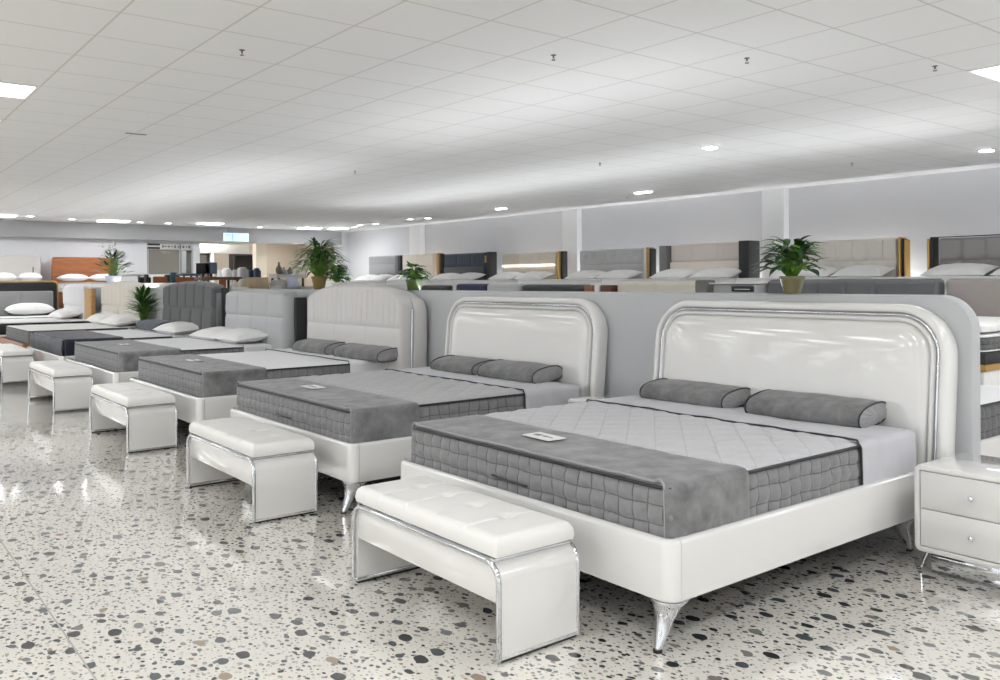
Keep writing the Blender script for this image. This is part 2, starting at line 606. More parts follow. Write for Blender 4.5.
def cover(cx, y0, ya, yb, z0, z1, W, label, m, name='foot_cover', cat='bed cover', wr=.004, edge=None, seed=0, card=None, group=None, foot_round=True, z0off=.012, drop=False):
    """Cloth laid across a mattress and hanging down both its long sides, y from ya to yb past the foot y0."""
    root = thing(name, label, cat, (cx, y0 + (ya + yb) / 2, z1), 0, group)
    hw = W / 2 + .009
    r = .075
    h = z1 - z0 - z0off
    rad = .03
    prof = []
    nside, ntop = 12, 70
    for i in range(nside):
        prof.append((-hw, -h + i * (h - rad + .012) / nside))
    for i in range(7):
        a = PI - PI / 2 * i / 6
        prof.append((-hw + rad + rad * math.cos(a), -rad + .018 + rad * math.sin(a)))
    for i in range(1, ntop):
        prof.append((-hw + rad + (2 * hw - 2 * rad) * i / ntop, .018))
    for i in range(7):
        a = PI / 2 - PI / 2 * i / 6
        prof.append((hw - rad + rad * math.cos(a), -rad + .018 + rad * math.sin(a)))
    for i in range(1, nside + 1):
        prof.append((hw, -rad + .018 - i * (h - rad + .018) / nside))
    np_ = len(prof)
    ny = max(10, int((yb - ya) / .03))
    V = []
    F = []
    yc = (ya + yb) / 2
    for j in range(ny + 1):
        y = ya + (yb - ya) * j / ny
        sh = 0
        if foot_round and y < r:
            sh = r - math.sqrt(max(0, r * r - (r - y) ** 2))
        for i, (x, z) in enumerate(prof):
            topness = 1 if abs(x) < hw - rad else 0
            k_ = (hw - sh) / hw
            nz = wr * noise.noise((x * 3 + seed, y * 9, z * 3)) + wr * .6 * noise.noise((x * 11, y * 16 + seed, z * 8))
            if topness:
                e = min(1, min(y, 9) / .06) if foot_round else 1
                zz = z + nz - .016 * (1 - e) * (1 - .2)
                V.append((x * k_, y - yc, zz))
            else:
                sx = 1 if x > 0 else -1
                fold = wr * 1.6 * noise.noise((y * 14 + seed * 3, z * 2.5, sx * 4)) * max(0, -z) / h * 2
                V.append((x * k_ + sx * (abs(fold) + nz * .5 + .002), y - yc, z))
    for j in range(ny):
        for i in range(np_ - 1):
            a = j * np_ + i
            F.append((a, a + 1, a + np_ + 1, a + np_))
    cm = MB().add(V, F)
    if drop:
        cm.grid(lambda u, v: ((2 * u - 1) * (hw - .012) * (1 - .02 * (1 - v) * 0), ya - yc - .012 + .008 * noise.noise((u * 9, v * 4, seed)) - .012 * math.sin(PI * v), -h + v * (h + .012)), 40, 10)
    o = cm.build('cloth', m, root, angle=80)
    sm = o.modifiers.new('thickness', 'SOLIDIFY')
    sm.thickness = .006
    sm.offset = 1
    if edge:
        for j, nm in edge:
            row = ny if j else 0
            MB().tube([(V[row * np_ + i][0], V[row * np_ + i][1], V[row * np_ + i][2] + (.014 if abs(V[row * np_ + i][0]) < hw - .02 else 0)) for i in range(np_)], .0058, 6).build('piping', nm, root)
    if card:
        x, y, a = card
        c = MB().box(-.115, .115, -.062, .062, .034, .038, .002, .012).build('price_label', PAPER, root, (x, y - yc, 0))
        c.rotation_euler.z = a
        pr = MB().box(-.075, -.02, -.02, .018, .0382, .0388, .0002).box(-.008, .035, -.012, .012, .0382, .0388, .0002).box(.045, .075, -.01, .006, .0382, .0388, .0002)
        p = pr.build('print', INK, c)
    return root


def pillow_mesh(l, w, h, seed=0, n=22, pinch=.06):
    mb = MB()
    for sgn in (1, -1):
        def f(u, v):
            a, b = 2 * u - 1, 2 * v - 1
            t = (max(0, 1 - abs(a) ** 2.6) ** .55) * (max(0, 1 - abs(b) ** 2.4) ** .55)
            x = a * l / 2 * (1 - pinch * (1 - b * b) * abs(a) ** 3)
            y = b * w / 2 * (1 - pinch * (1 - a * a) * abs(b) ** 3)
            z = sgn * h / 2 * t * (1 if sgn > 0 else .75)
            z += .012 * t * noise.noise((x * 7 + seed, y * 7, sgn))
            return (x, y, z + h * .375)
        mb.grid(f, n, n)
    return mb


def pillow(x, y, z, l, w, h, label, m=None, rz=0, tilt=0, group='pillows', seed=0):
    o = pillow_mesh(l, w, h, seed).build('pillow', m or WHITEC, None, (x, y, z), angle=80)
    o.rotation_euler = (tilt, 0, rz)
    return tag(o, label, 'pillow', group)


def bolster(x, y, z, l, w, h, label, m, cap=None, rz=0, tilt=0, group='grey bolster pillows', seed=0, endless=False):
    """Long pillow with a flat pleated end piece at each end, framed by piping."""
    root = thing('pillow', label, 'pillow', (x, y, z), rz, group)
    root.rotation_euler = (tilt, 0, rz)
    n = 28

    def sec(i, s):
        a = 2 * PI * i / n
        c, sn = math.cos(a), math.sin(a)
        yy = math.copysign(abs(c) ** .75, c) * w / 2 * s
        zz = math.copysign(abs(sn) ** .8, sn) * h / 2 * s
        if sn < 0:
            zz *= .75
        return yy, zz + h * .375
    rings = []
    K = 34
    for k_ in range(K + 1):
        f = 2 * k_ / K - 1
        s = 1 + .06 * (1 - f * f) - .05 * abs(f) ** 6
        xx = f * l / 2
        rings.append([(xx, *(lambda q: (q[0] + .006 * noise.noise((xx * 8 + seed, q[0] * 9, q[1] * 9)), q[1] + .007 * noise.noise((xx * 7, q[0] * 8 + seed, q[1] * 5))))(sec(i, s))) for i in range(n)])
    MB().loft(rings, cap0=False, cap1=False).build('pillow_body', m, root, angle=80)
    for sg in (-1, 1):
        V = []
        F = []
        NR = 5
        for j in range(NR + 1):
            s = .95 * (1 - j / NR)
            for i in range(n * 2):
                a = i / 2
                yy, zz = sec(a, max(s, .02))
                bulge = .022 * (1 - (s / .95) ** 2) + .003 * math.sin(i * PI / 2) * s
                V.append((sg * (l / 2 + bulge), yy, zz))
        for j in range(NR):
            for i in range(n * 2):
                q = (i + 1) % (n * 2)
                F.append((j * n * 2 + i, j * n * 2 + q, (j + 1) * n * 2 + q, (j + 1) * n * 2 + i))
        MB().add(V, F).build('pillow_end', cap or CAPM, root, angle=80)
        MB().tube([(sg * l / 2, *sec(i, .965)) for i in range(n)], .005, 6, True).build('piping', PIPE, root)
    return root


def sweep(path, prof):
    """Loft an (outward, height) profile along a 2D path; outward is to the right of travel."""
    n = len(path)
    rings = []
    for i, (x, y) in enumerate(path):
        a = path[max(i - 1, 0)]
        b = path[min(i + 1, n - 1)]
        dx, dy = b[0] - a[0], b[1] - a[1]
        l = math.hypot(dx, dy)
        nx, ny = dy / l, -dx / l
        rings.append([(x + nx * o, y + ny * o, z) for o, z in prof])
    return MB().loft(rings)


def bed_base(root, W, L, z0=.194, z1=.447, r=.06, m=None, legs=True, deck=True, legm=None):
    """Rails with a rounded foot; local origin is the middle of the foot edge on the floor."""
    m = m or LACQ
    hw = W / 2
    prof = [(0, z0 + .004), (0, z1 - .02), (-.006, z1 - .007), (-.018, z1), (-.035, z1), (-.042, z1 - .005), (-.042, z0 + .02), (-.03, z0), (-.004, z0)]
    foot = [(-hw, r + .004)]
    for q in range(11):
        a = PI + PI / 2 * q / 10
        foot.append((-hw + r + r * math.cos(a), r + r * math.sin(a)))
    for q in range(11):
        a = 1.5 * PI + PI / 2 * q / 10
        foot.append((hw - r + r * math.cos(a), r + r * math.sin(a)))
    foot.append((hw, r + .004))
    sweep(foot, prof).build('foot_rail', m, root)
    sweep([(hw, r + .007), (hw, L / 2), (hw, L)], prof).build('side_rail', m, root)
    sweep([(-hw, L), (-hw, L / 2), (-hw, r + .007)], prof).build('side_rail', m, root)
    if deck:
        MB().box(-hw + .045, hw - .045, .045, L, z1 - .09, z1 - .055, .003).box(-hw + .32, hw - .32, .36, L - .1, .085, z1 - .09, .003).build('slat_base_shade_box', DARK, root)  # lower dark box is added to darken the space under the bed
    if legs:
        lm = legm or CHROME
        for sx in (-1, 1):
            for fy_ in (0, 1):
                cx = sx * (hw - .072)
                cy = .074 if fy_ == 0 else L - .25
                h = z0
                sg = -1 if fy_ == 0 else 1
                prof_l = [(.016, .012), (.019, .02), (.028, h * .36), (.038, h * .58), (.053, h * .77), (.068, h * .90), (.082, h * .975), (.083, h + .001)]

                def lean(z, sx=sx, sg=sg, h=h):
                    f = max(0, 1 - z / h) ** 1.0
                    return (sx * .022 * f, sg * .100 * f)
                lg = MB().lathe(prof_l, (cx, cy, 0), 24, lean).build('leg', lm, root)
                MB().lathe([(.019, 0), (.019, .012)], (cx + lean(0)[0], cy + lean(0)[1], 0), 16).build('foot_pad', BLACK, lg)


def padded(W, z0, ztop, depth, zones, rc=.05, er=.05, nx=90, nz=44, tufts=(), amp=.012, y=0):
    """Upholstered slab: front bulges to -y. zones = (v0, v1, channels); tufts = (u, v)."""
    hw = W / 2
    us = []
    for i in range(nx + 1):
        t = i / nx
        us.append(.5 - .5 * math.cos(PI * t) if False else t)
    # finer samples at both sides
    us = sorted(set([0, .004, .01, .02, .03] + [.03 + .94 * i / nx for i in range(nx + 1)] + [.97, .98, .99, .996, 1]))
    seams = [z[0] for z in zones if z[0] > .02]
    vs = sorted(set([0, .01, .02, .04] + [.04 + .92 * i / nz for i in range(nz + 1)] + [.96, .98, .99, .997, 1]
                    + [v + dv for v in seams for dv in (-.02, -.012, -.006, -.002, .002, .006, .012, .02)]))
    vm = min(.97, max(seams) + .06) if seams else 0
    H = ztop(0) - z0

    def zt(x):
        z = ztop(x)
        e = hw - abs(x)
        if e < rc:
            z -= rc - math.sqrt(max(0, rc * rc - (rc - e) ** 2))
        return z

    def f(u, v):
        x = (u - .5) * W
        zl = v * H
        if v > vm:
            zl -= (v - vm) / (1 - vm) * (z0 + H - zt(x))
        z = z0 + zl
        ed = min(hw - abs(x), (1 - v) * H, v * H + .03)
        t = min(1, max(0, ed / er))
        d = depth * math.sqrt(max(0, 1 - (1 - t) ** 2))
        vz = v
        inz = False
        for (v0, v1, nc) in zones:
            if v0 <= vz <= v1 and not inz:
                inz = True
                tv = (vz - v0) / (v1 - v0)
                gv = 1 - abs(2 * tv - 1) ** 10
                tu = (u * nc) % 1.0
                gu = 1 - abs(2 * tu - 1) ** 8 if nc > 0 else 1
                d += amp * (gv * gu - 1) * t
        if not inz:
            d -= amp * t
        for tu, tv in tufts:
            dd = ((u - tu) * W) ** 2 + ((vz - tv) * H) ** 2
            d -= .03 * math.exp(-dd / .0022) * t
        return (x, y - d, z)
    mb = MB()
    mb.grid(f, 0, 0, us, vs)
    # sides and back
    nU = len(us)
    nV = len(vs)
    loop = [j * nU for j in range(nV)] + [(nV - 1) * nU + i for i in range(1, nU)] + [j * nU + nU - 1 for j in range(nV - 2, -1, -1)] + [i for i in range(nU - 2, 0, -1)]
    base = len(mb.v)
    for i in loop:
        p = mb.v[i]
        mb.v.append((p[0], y + .035, p[2]))
    m_ = len(loop)
    for i in range(m_):
        j = (i + 1) % m_
        mb.f.append((loop[i], loop[j], base + j, base + i))
    mb.f.append(tuple(range(base, base + m_)))
    return mb


def flat(z):
    return lambda x: z


# ---- lacquer bed with the chrome-inlaid rounded headboard
def oval_headboard(root, W, y, z1, lean):
    hb = bpy.data.objects.new('headboard', None)
    COL.objects.link(hb)
    hb.parent = root
    hb.location = (0, y, .2)
    hb.rotation_euler.x = -lean
    zz = z1 - .2
    o = arch(W, 0, zz, .30)
    fr = MB()
    # rounded border with a hollow in front for the chrome line and the inner panel
    fr.loft([[(x, yy, z) for x, z in o(i)] for i, yy in ((.02, .13), (.006, .125), (0, .11), (0, .05), (.005, .026), (.014, .010), (.028, .001), (.044, 0), (.052, .005), (.056, .016), (.058, .030))], cap0=True, cap1=False)
    fr.build('border', LACQ, hb)
    MB().loft([[(x, yy, z) for x, z in o(i)] for i, yy in ((.056, .029), (.060, .022), (.066, .019), (.072, .019), (.078, .023), (.082, .030))], cap0=False, cap1=False).build('chrome_inlay', CHROME, hb)
    MB().loft([[(x, yy, z) for x, z in o(i)] for i, yy in ((.080, .032), (.082, .014), (.088, .004), (.096, .001), (.104, .004), (.110, .016))], cap0=False, cap1=False).build('inner_bead', LACQ, hb)
    MB().loft([[(x, yy, z) for x, z in o(i)] for i, yy in ((.109, .022), (.113, .018), (.118, .008), (.126, -.001), (.142, -.009), (.17, -.015), (.21, -.018), (.28, -.020))], cap0=False, cap1=True).build('inner_panel', LACQ, hb)
    return hb


FRONT = 'beds in the front row'
MATX = {}


def lacquer_bed(cx, W, L, label, yfoot=2.66):
    root = thing('bed', label, 'bed', (cx, yfoot, 0), 0, FRONT)
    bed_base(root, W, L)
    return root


# nearest bed
b1 = lacquer_bed(-3.339, 2.10, 2.19, 'white lacquer bed with chrome-lined rounded headboard, nearest the free end of the partition')
hb = oval_headboard(b1, 2.17, 2.16, 1.366, math.radians(5.5))
hb.location.x = .04
mattress(-3.339, 2.715, .40, .640, 2.01, 2.06, 'grey quilted mattress with diamond-stitched top on bed at the partition end', q=1, group=None, flat=((0, .49), (1.46, 2.1)))
cover(-3.339, 2.715, .004, .50, .40, .640, 2.01, 'mottled grey velvet foot cover with white card on bed at the partition end', VELVET, card=(-.10, .275, -.05), edge=[(0, PIPEG)], seed=1)
cover(-3.339, 2.715, 1.455, 2.02, .40, .640, 2.01, 'pale grey head cover under two grey pillows by the partition end', SHEET, name='head_cover', wr=.008, seed=5, foot_round=False, edge=[(0, PIPE)])
bolster(-3.85, 4.735, .660, .72, .34, .135, 'grey velvet pillow farther from the nightstand on partition-end bed', VELVETB, tilt=.12, rz=-.02, seed=1)
bolster(-2.92, 4.71, .660, .74, .36, .145, 'grey velvet pillow nearer the two-drawer nightstand on partition-end bed', VELVETB, tilt=.12, rz=.03, seed=4)

b2 = lacquer_bed(-6.03, 2.14, 2.19, 'white lacquer bed with chrome-lined rounded headboard, second from the partition end')
hb2 = oval_headboard(b2, 2.17, 2.16, 1.366, math.radians(5.5))
hb2.location.x = -.03
mattress(-6.05, 2.715, .40, .640, 2.06, 2.03, 'mid grey quilted mattress on second white lacquer bed from partition end', top=TOPG, q=.8, flat=((0, .49), (1.46, 2.1)))
cover(-6.05, 2.715, .004, .50, .40, .640, 2.06, 'mottled grey foot cover on second bed from the partition end', VELVET, card=(-.18, .30, -.05), edge=[(0, PIPEG)], seed=11)
cover(-6.05, 2.715, 1.455, 2.02, .40, .640, 2.06, 'pale head cover on second bed from the partition end', SHEET, name='head_cover', wr=.005, seed=15, foot_round=False, edge=[(0, PIPE)])
bolster(-6.50, 4.69, .660, .66, .34, .14, 'grey pillow toward upholstered beds on second bed from partition end', VELVETB, tilt=.12, seed=21)
bolster(-5.70, 4.69, .660, .72, .36, .15, 'grey pillow toward the partition end on second lacquer bed', VELVETB, tilt=.12, rz=.02, seed=24)

# third: off-white headboard with arched pleated top
OFFW = leather('off_white_leather', (.66, .645, .63), .45)
b3 = lacquer_bed(-8.99, 2.27, 2.1, 'white bed with arched pleated off-white leather headboard, third from partition end')


def arch3(x):
    return 1.474 - .20 * (abs(x) / 1.2) ** 3.2


padded(2.24, .30, arch3, .10, [(.0, .60, 3), (.60, 1.1, 19)], rc=.10, er=.05, nx=200, nz=50, amp=.013).build('headboard', OFFW, b3, (.22, 2.10, 0)).rotation_euler.x = -.03


def arch_shell(W, z0, ztop, rc, n=40):
    hw = W / 2

    def f(i):
        pts = [(-hw + i, z0), (hw - i, z0)]
        for k in range(n + 1):
            x = hw - W * (.5 - .5 * math.cos(PI * k / n))
            e = hw - abs(x)
            z = ztop(x)
            if e < rc:
                z -= rc - math.sqrt(max(0, rc * rc - (rc - e) ** 2))
            pts.append((x * (hw - i) / hw, z - i))
        return pts
    return f


sh3 = arch_shell(2.28, .2, lambda x: arch3(x) + .012, .11)
for nm_, m_, rings_ in (('chrome_edge', CHROME, [(.012, 2.166), (0, 2.160), (0, 2.142), (.014, 2.134)]), ('back_shell', OFFW, [(.03, 2.345), (.004, 2.33), (-.012, 2.29), (-.016, 2.22), (-.008, 2.17), (.006, 2.160)])):
    o_ = MB().plate(sh3, rings_).build(nm_, m_, b3, (.22, 0, 0))
    o_.rotation_euler.x = -.02


def side_board(root, x0, x1, ya, yb, z0, zt, m, name='side_board'):
    return MB().box(x0, x1, ya, yb, z0, zt, .012).build(name, m, root)


mattress(-9.0, 2.745, .40, .65, 2.14, 2.0, 'grey-sided mattress with whitish top on bed with arched pleated headboard', top=TOPW, q=.6, diamonds=False, handle=False)
cover(-9.0, 2.745, .004, .60, .40, .65, 2.14, 'grey foot cover with white card on bed with arched pleated headboard', VELVET, card=(-.08, .30, -.05), edge=[(0, PIPEG)], seed=31)
cover(-9.0, 2.745, 1.50, 1.99, .40, .65, 2.14, 'whitish head cover on bed with arched pleated headboard', TOPW, name='head_cover', seed=35, foot_round=False, edge=[(0, PIPE)])
bolster(-9.28, 4.60, .675, .86, .34, .15, 'grey pillow farther along on bed with arched pleated headboard', VELVETB, tilt=.12, seed=41)
bolster(-8.17, 4.60, .675, .92, .34, .15, 'grey pillow nearer lacquer beds on bed with arched pleated headboard', VELVETB, tilt=.12, rz=.03, seed=44)

# fourth: pale grey leather headboard in two horizontal pads
PGREY = leather('pale_grey_leather', (.47, .475, .49), .42)
b4 = lacquer_bed(-12.0, 2.52, 2.1, 'white bed with pale grey two-pad leather headboard, fourth from partition end')
padded(2.10, .30, lambda x: 1.395 - .02 * abs(x), .15, [(.0, .67, 4), (.67, 1.1, 4)], rc=.09, er=.07, nx=120, nz=50, amp=.02).build('headboard', PGREY, b4, (.48, 2.11, 0)).rotation_euler.x = -.03
side_board(b4, 1.535, 1.60, 2.14, 2.30, .2, 1.30, DARK, 'back_board')  # dark board stands for the headboard's dark side and the shaded gap
mattress(-12.0, 2.745, .40, .655, 2.36, 2.0, 'whitish-topped grey mattress on bed with pale two-pad headboard', top=TOPW, q=.6, diamonds=False, handle=False)
cover(-12.0, 2.745, .004, .72, .40, .655, 2.36, 'grey foot cover on bed with pale two-pad headboard', VELVET, card=(.0, .36, -.05), edge=[(0, PIPEG)], seed=51)
cover(-12.0, 2.745, 1.52, 1.99, .40, .655, 2.36, 'whitish head cover on bed with pale two-pad headboard', TOPW, name='head_cover', seed=55, foot_round=False, edge=[(0, PIPEG)])
pillow(-12.40, 4.50, .67, 1.05, .5, .20, 'white pillow nearer dark channelled headboard on two-pad headboard bed', seed=61, tilt=.1, group='white pillows in the front row')
pillow(-11.45, 4.48, .68, 1.05, .5, .22, 'white pillow nearer arched headboard on two-pad headboard bed', seed=66, tilt=.1, rz=-.05, group='white pillows in the front row')

# fifth: charcoal channelled headboard
CHAR = fabric('charcoal_fabric', (.105, .108, .112))
b5 = lacquer_bed(-15.0, 2.66, 2.1, 'white bed with charcoal channelled headboard and navy foot cover')
padded(2.56, .30, lambda x: 1.53 - .05 * abs(x) ** 2, .15, [(.0, .64, 5), (.64, 1.1, 6)], rc=.10, er=.08, nx=150, nz=60, amp=.028).build('headboard', CHAR, b5, (.66, 2.12, 0)).rotation_euler.x = -.03
side_board(b5, 1.90, 1.96, 2.14, 2.26, .2, 1.42, mat('black_side', (.03, .03, .033), .4))
side_board(b5, 1.945, 1.965, 2.06, 2.135, .2, 1.34, mat('dull_steel', (.25, .25, .26), .3, metal=.8), 'edge_strip')
mattress(-15.0, 2.745, .40, .655, 2.50, 2.0, 'white-topped mattress on bed with charcoal channelled headboard', top=TOPW, q=.5, diamonds=False, handle=False)
cover(-15.0, 2.745, -.01, .80, .40, .66, 2.51, 'shiny navy foot cover on bed with charcoal channelled headboard', NAVYV, wr=.008, seed=71, foot_round=False, drop=True)
cover(-15.0, 2.745, 1.52, 1.99, .40, .655, 2.50, 'white head cover on bed with charcoal channelled headboard', TOPW, name='head_cover', seed=75, foot_round=False, edge=[(0, PIPEG)])
bolster(-15.45, 4.56, .67, 1.2, .4, .20, 'navy pillow on bed with charcoal channelled headboard', NAVYP, cap=NAVYP, tilt=.1, seed=81, group=None)
pillow(-14.20, 4.52, .67, 1.15, .5, .22, 'off-white pillow on bed with charcoal channelled headboard', seed=86, tilt=.1, group='white pillows in the front row')

# sixth: cream channelled headboard, wooden frame
IVORY = fabric('ivory_fabric', (.70, .655, .58), .04)
b6 = thing('bed', 'wooden-framed bed with arched ivory channelled headboard', 'bed', (-18.25, 2.69, 0), 0, FRONT)
bed_base(b6, 2.75, 2.1, .12, .45, .06, m=WALNUT)
MB().box(-1.2, -.2, -.006, .004, .30, .335, .002).build('foot_stripe', CREAM, b6)
padded(2.85, .30, lambda x: 1.545 - .10 * (abs(x) / 1.42) ** 2.5, .13, [(.0, .58, 4), (.59, 1, 9)], rc=.14, er=.08, nx=120, nz=50, amp=.03).build('headboard', IVORY, b6, (-.30, 2.12, 0))
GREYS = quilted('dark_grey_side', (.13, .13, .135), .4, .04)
mattress(-18.15, 2.80, .42, .66, 2.45, 1.95, 'white-topped mattress with dark grey side on wooden-framed bed', side=GREYS, top=WHITEC, q=.45, diamonds=False, handle=False)
pillow(-18.75, 4.50, .68, 1.15, .5, .26, 'white pillow farther along on wooden-framed bed', seed=91, tilt=.15, group='white pillows in the front row')
pillow(-17.60, 4.50, .68, 1.15, .5, .24, 'white pillow nearer charcoal headboard on wooden-framed bed', seed=96, tilt=.15, group='white pillows in the front row')
# seventh: white channelled headboard with an oak side
b7 = thing('bed', 'low bed with white channelled headboard and oak side board', 'bed', (-21.9, 2.69, 0), 0, FRONT)
bed_base(b7, 2.3, 2.1, .12, .42, .06, legm=BLACK)
padded(2.1, .30, lambda x: 1.49 - .08 * (abs(x) / 1.05) ** 2.5, .13, [(.0, .55, 1), (.56, 1, 8)], rc=.12, er=.08, nx=100, nz=40, amp=.03).build('headboard', fabric('white_fabric', (.66, .66, .67), .03), b7, (-.70, 2.10, 0))
side_board(b7, .36, .44, 1.98, 2.14, .2, 1.42, CREAM, 'edge_strip')
side_board(b7, .44, .98, 2.02, 2.12, .2, 1.38, WOOD)
mattress(-21.9, 2.75, .40, .66, 2.18, 1.95, 'white mattress with black edging on bed with oak side board', side=mat('black_fabric', (.02, .02, .022), .8), top=WHITEC, q=.45, diamonds=False, handle=False, pipe=PAPER)
pillow(-22.2, 4.45, .68, 1.3, .5, .26, 'white pillow on bed with oak side board', seed=101, tilt=.15, group='white pillows in the front row')

# eighth, turned to face along the row: black headboard with golden rim
b8 = thing('bed', 'bed with black headboard, golden rim and grey lower panel near the far wall', 'bed', (-23.05, 3.45, 0), PI / 2, FRONT)
o8 = arch(2.56, .2, 1.575, .12)
MB().plate(o8, [(0, 1.50), (0, 1.40), (.012, 1.385), (.03, 1.385)]).build('headboard', GOLD, b8)
o8b = arch(2.48, .2, 1.535, .09)
MB().plate(o8b, [(.01, 1.386), (0, 1.37), (.012, 1.36)]).build('panel', mat('black_panel', (.015, .015, .016), .3), b8)
padded(2.30, .42, flat(1.31), .06, [(0, 1, 3)], rc=.04, er=.03, nx=80, nz=24, amp=.02).build('lower_pad', fabric('mid_grey_fabric', (.25, .25, .25)), b8, (0, 1.36, 0))
MB().box(-1.2, 1.2, .0, 1.36, .08, .45, .03).build('base', DARK, b8)
mm = mattress(0, 0, .452, .68, 2.3, 1.30, 'white mattress on bed with golden-rimmed black headboard', side=WHITEC, top=WHITEC, q=.4, diamonds=False, handle=False, pipe=PIPEG)
mm.location = (-23.72, 3.45, .452)
mm.rotation_euler.z = PI / 2
for i, (yy, sd, lb) in enumerate(((2.80, 111, 'plump white pillow farther from the oak-sided bed, under black headboard'), (4.02, 117, 'plump white pillow at the golden-rimmed end of black headboard'))):
    pillow(-24.18, yy, .72, 1.1, .55, .34, lb, rz=PI / 2, seed=sd, tilt=0, group='white pillows in the front row')

# ---- benches
def make_bench():
    root = thing('bench', 'white lacquer bench with chrome trim and tufted cream seat, nearest the free partition end', 'bench', (-3.243, 2.28, 0), 0, 'benches at the bed feet')
    W, D, H = 1.187, .42, .395
    hw = W / 2
    R = .085
    th = .035

    def u_path(ins):
        r = R - ins
        p = [(-hw + ins, .012)]
        for q in range(9):
            a = PI - PI / 2 * q / 8
            p.append((-hw + R + r * math.cos(a), H - R + r * math.sin(a)))
        for q in range(9):
            a = PI / 2 - PI / 2 * q / 8
            p.append((hw - R + r * math.cos(a), H - R + r * math.sin(a)))
        p.append((hw - ins, .012))
        return p
    po, pi_ = u_path(0), u_path(th)
    mb = MB()
    rings = []
    y0, y1 = -D / 2 + .008, D / 2 - .008
    for (a, b) in zip(po, pi_):
        rings.append([(a[0], y0, a[1]), (a[0], y1, a[1]), (b[0], y1, b[1]), (b[0], y0, b[1])])
    mb.loft(rings)
    mb.build('frame', LACQ, root)
    ap = MB().box(-hw + th, hw - th, -D / 2 + .010, D / 2 - .010, .225, H - th + .001, .004)
    ap.build('apron', LACQ, root)
    for yy in (-D / 2, D / 2):
        MB().tube([(x, yy, z) for x, z in u_path(.006)], .0115, 10).build('chrome_trim', CHROME, root)
    for sx in (-1, 1):
        MB().tube([(sx * (hw - R + .03), -D / 2, H - .004), (sx * (hw - R + .03), D / 2, H - .004)], .014, 10).build('chrome_trim', CHROME, root)
        MB().box(sx * hw - (.039 if sx > 0 else -.0), sx * hw + (.0 if sx > 0 else .039), -D / 2, D / 2, .010, .030, .004).build('chrome_foot', CHROME, root)
        MB().box(sx * hw - (.035 if sx > 0 else -.004), sx * hw + (-.004 if sx > 0 else .035), -D / 2 + .01, D / 2 - .01, .0, .011, .002).build('foot_pad', BLACK, root)
    # plinth line under the seat and tufted seat
    MB().box(-hw + .07, hw - .07, -D / 2 + .012, D / 2 - .012, H - .002, H + .012, .004).build('seat_trim', CHROME, root)
    cw, cd, ch = W - .040, D - .004, .078
    tx = [(-.30 + .2 * i) * cw for i in range(4)]

    def seat(u, v):
        # unwrap: outer ring of the grid goes down the sides
        a, b = 2 * u - 1, 2 * v - 1
        x, y = a * cw / 2, b * cd / 2
        r = .034
        ex, ey = cw / 2 - abs(x), cd / 2 - abs(y)
        def fx(e):
            t = min(1, max(0, e / r))
            return math.sqrt(max(0, 1 - (1 - t) ** 2))
        hgt = ch * (.25 + .75 * min(fx(ex), fx(ey)) ** .8) if min(ex, ey) > 1e-6 else ch * .25
        for t in tx:
            dd = (x - t) ** 2 + (y - .03) ** 2
            hgt -= .022 * math.exp(-dd / .0009)
            hgt -= .007 * math.exp(-((x - t) / .007) ** 2)
        hgt += .006 * (1 - a * a) * (1 - b * b)
        return (x, y, H + .012 + hgt)
    us = sorted(set([0, .002, .006, .012, .02, .03, .045] + [.045 + .91 * i / 220 for i in range(221)] + [1 - q for q in (.035, .025, .015, .008, .003, 0)]))
    vs = sorted(set([0, .006, .015, .03, .05, .075, .1] + [.1 + .8 * i / 30 for i in range(31)] + [1 - q for q in (.075, .05, .03, .015, .006, 0)]))
    mb = MB().grid(seat, 0, 0, us, vs)
    nU, nV = len(us), len(vs)
    loop = [i for i in range(nU)] + [j * nU + nU - 1 for j in range(1, nV)] + [(nV - 1) * nU + i for i in range(nU - 2, -1, -1)] + [j * nU for j in range(nV - 2, 0, -1)]
    base = len(mb.v)
    for i in loop:
        p = mb.v[i]
        mb.v.append((p[0] * .992, p[1] * .985, H + .012))
    n = len(loop)
    for i in range(n):
        j = (i + 1) % n
        mb.f.append((loop[i], loop[j], base + j, base + i))
    mb.f.append(tuple(range(base, base + n)))
    st = mb.build('seat_cushion', CREAM, root, angle=70)
    for t in tx:
        MB().lathe([(.001, .004), (.008, .003), (.011, 0), (.011, -.004)], (t, .03, H + ch + .003), 12).build('button', CREAM, st)
    return root


bench = make_bench()
for cx, sx, lb in ((-5.765, 1.05, 'white lacquer bench with tufted cream seat, second from the free partition end'),
                   (-8.655, 1.15, 'white lacquer bench at the foot of bed with arched pleated headboard'),
                   (-11.86, 1.32, 'white lacquer bench at the foot of bed with pale two-pad headboard'),
                   (-15.75, 1.62, 'white lacquer bench at the foot of bed with navy foot cover')):
    dup(bench, (cx, 2.30, 0), lb, 'benches at the bed feet', sx)


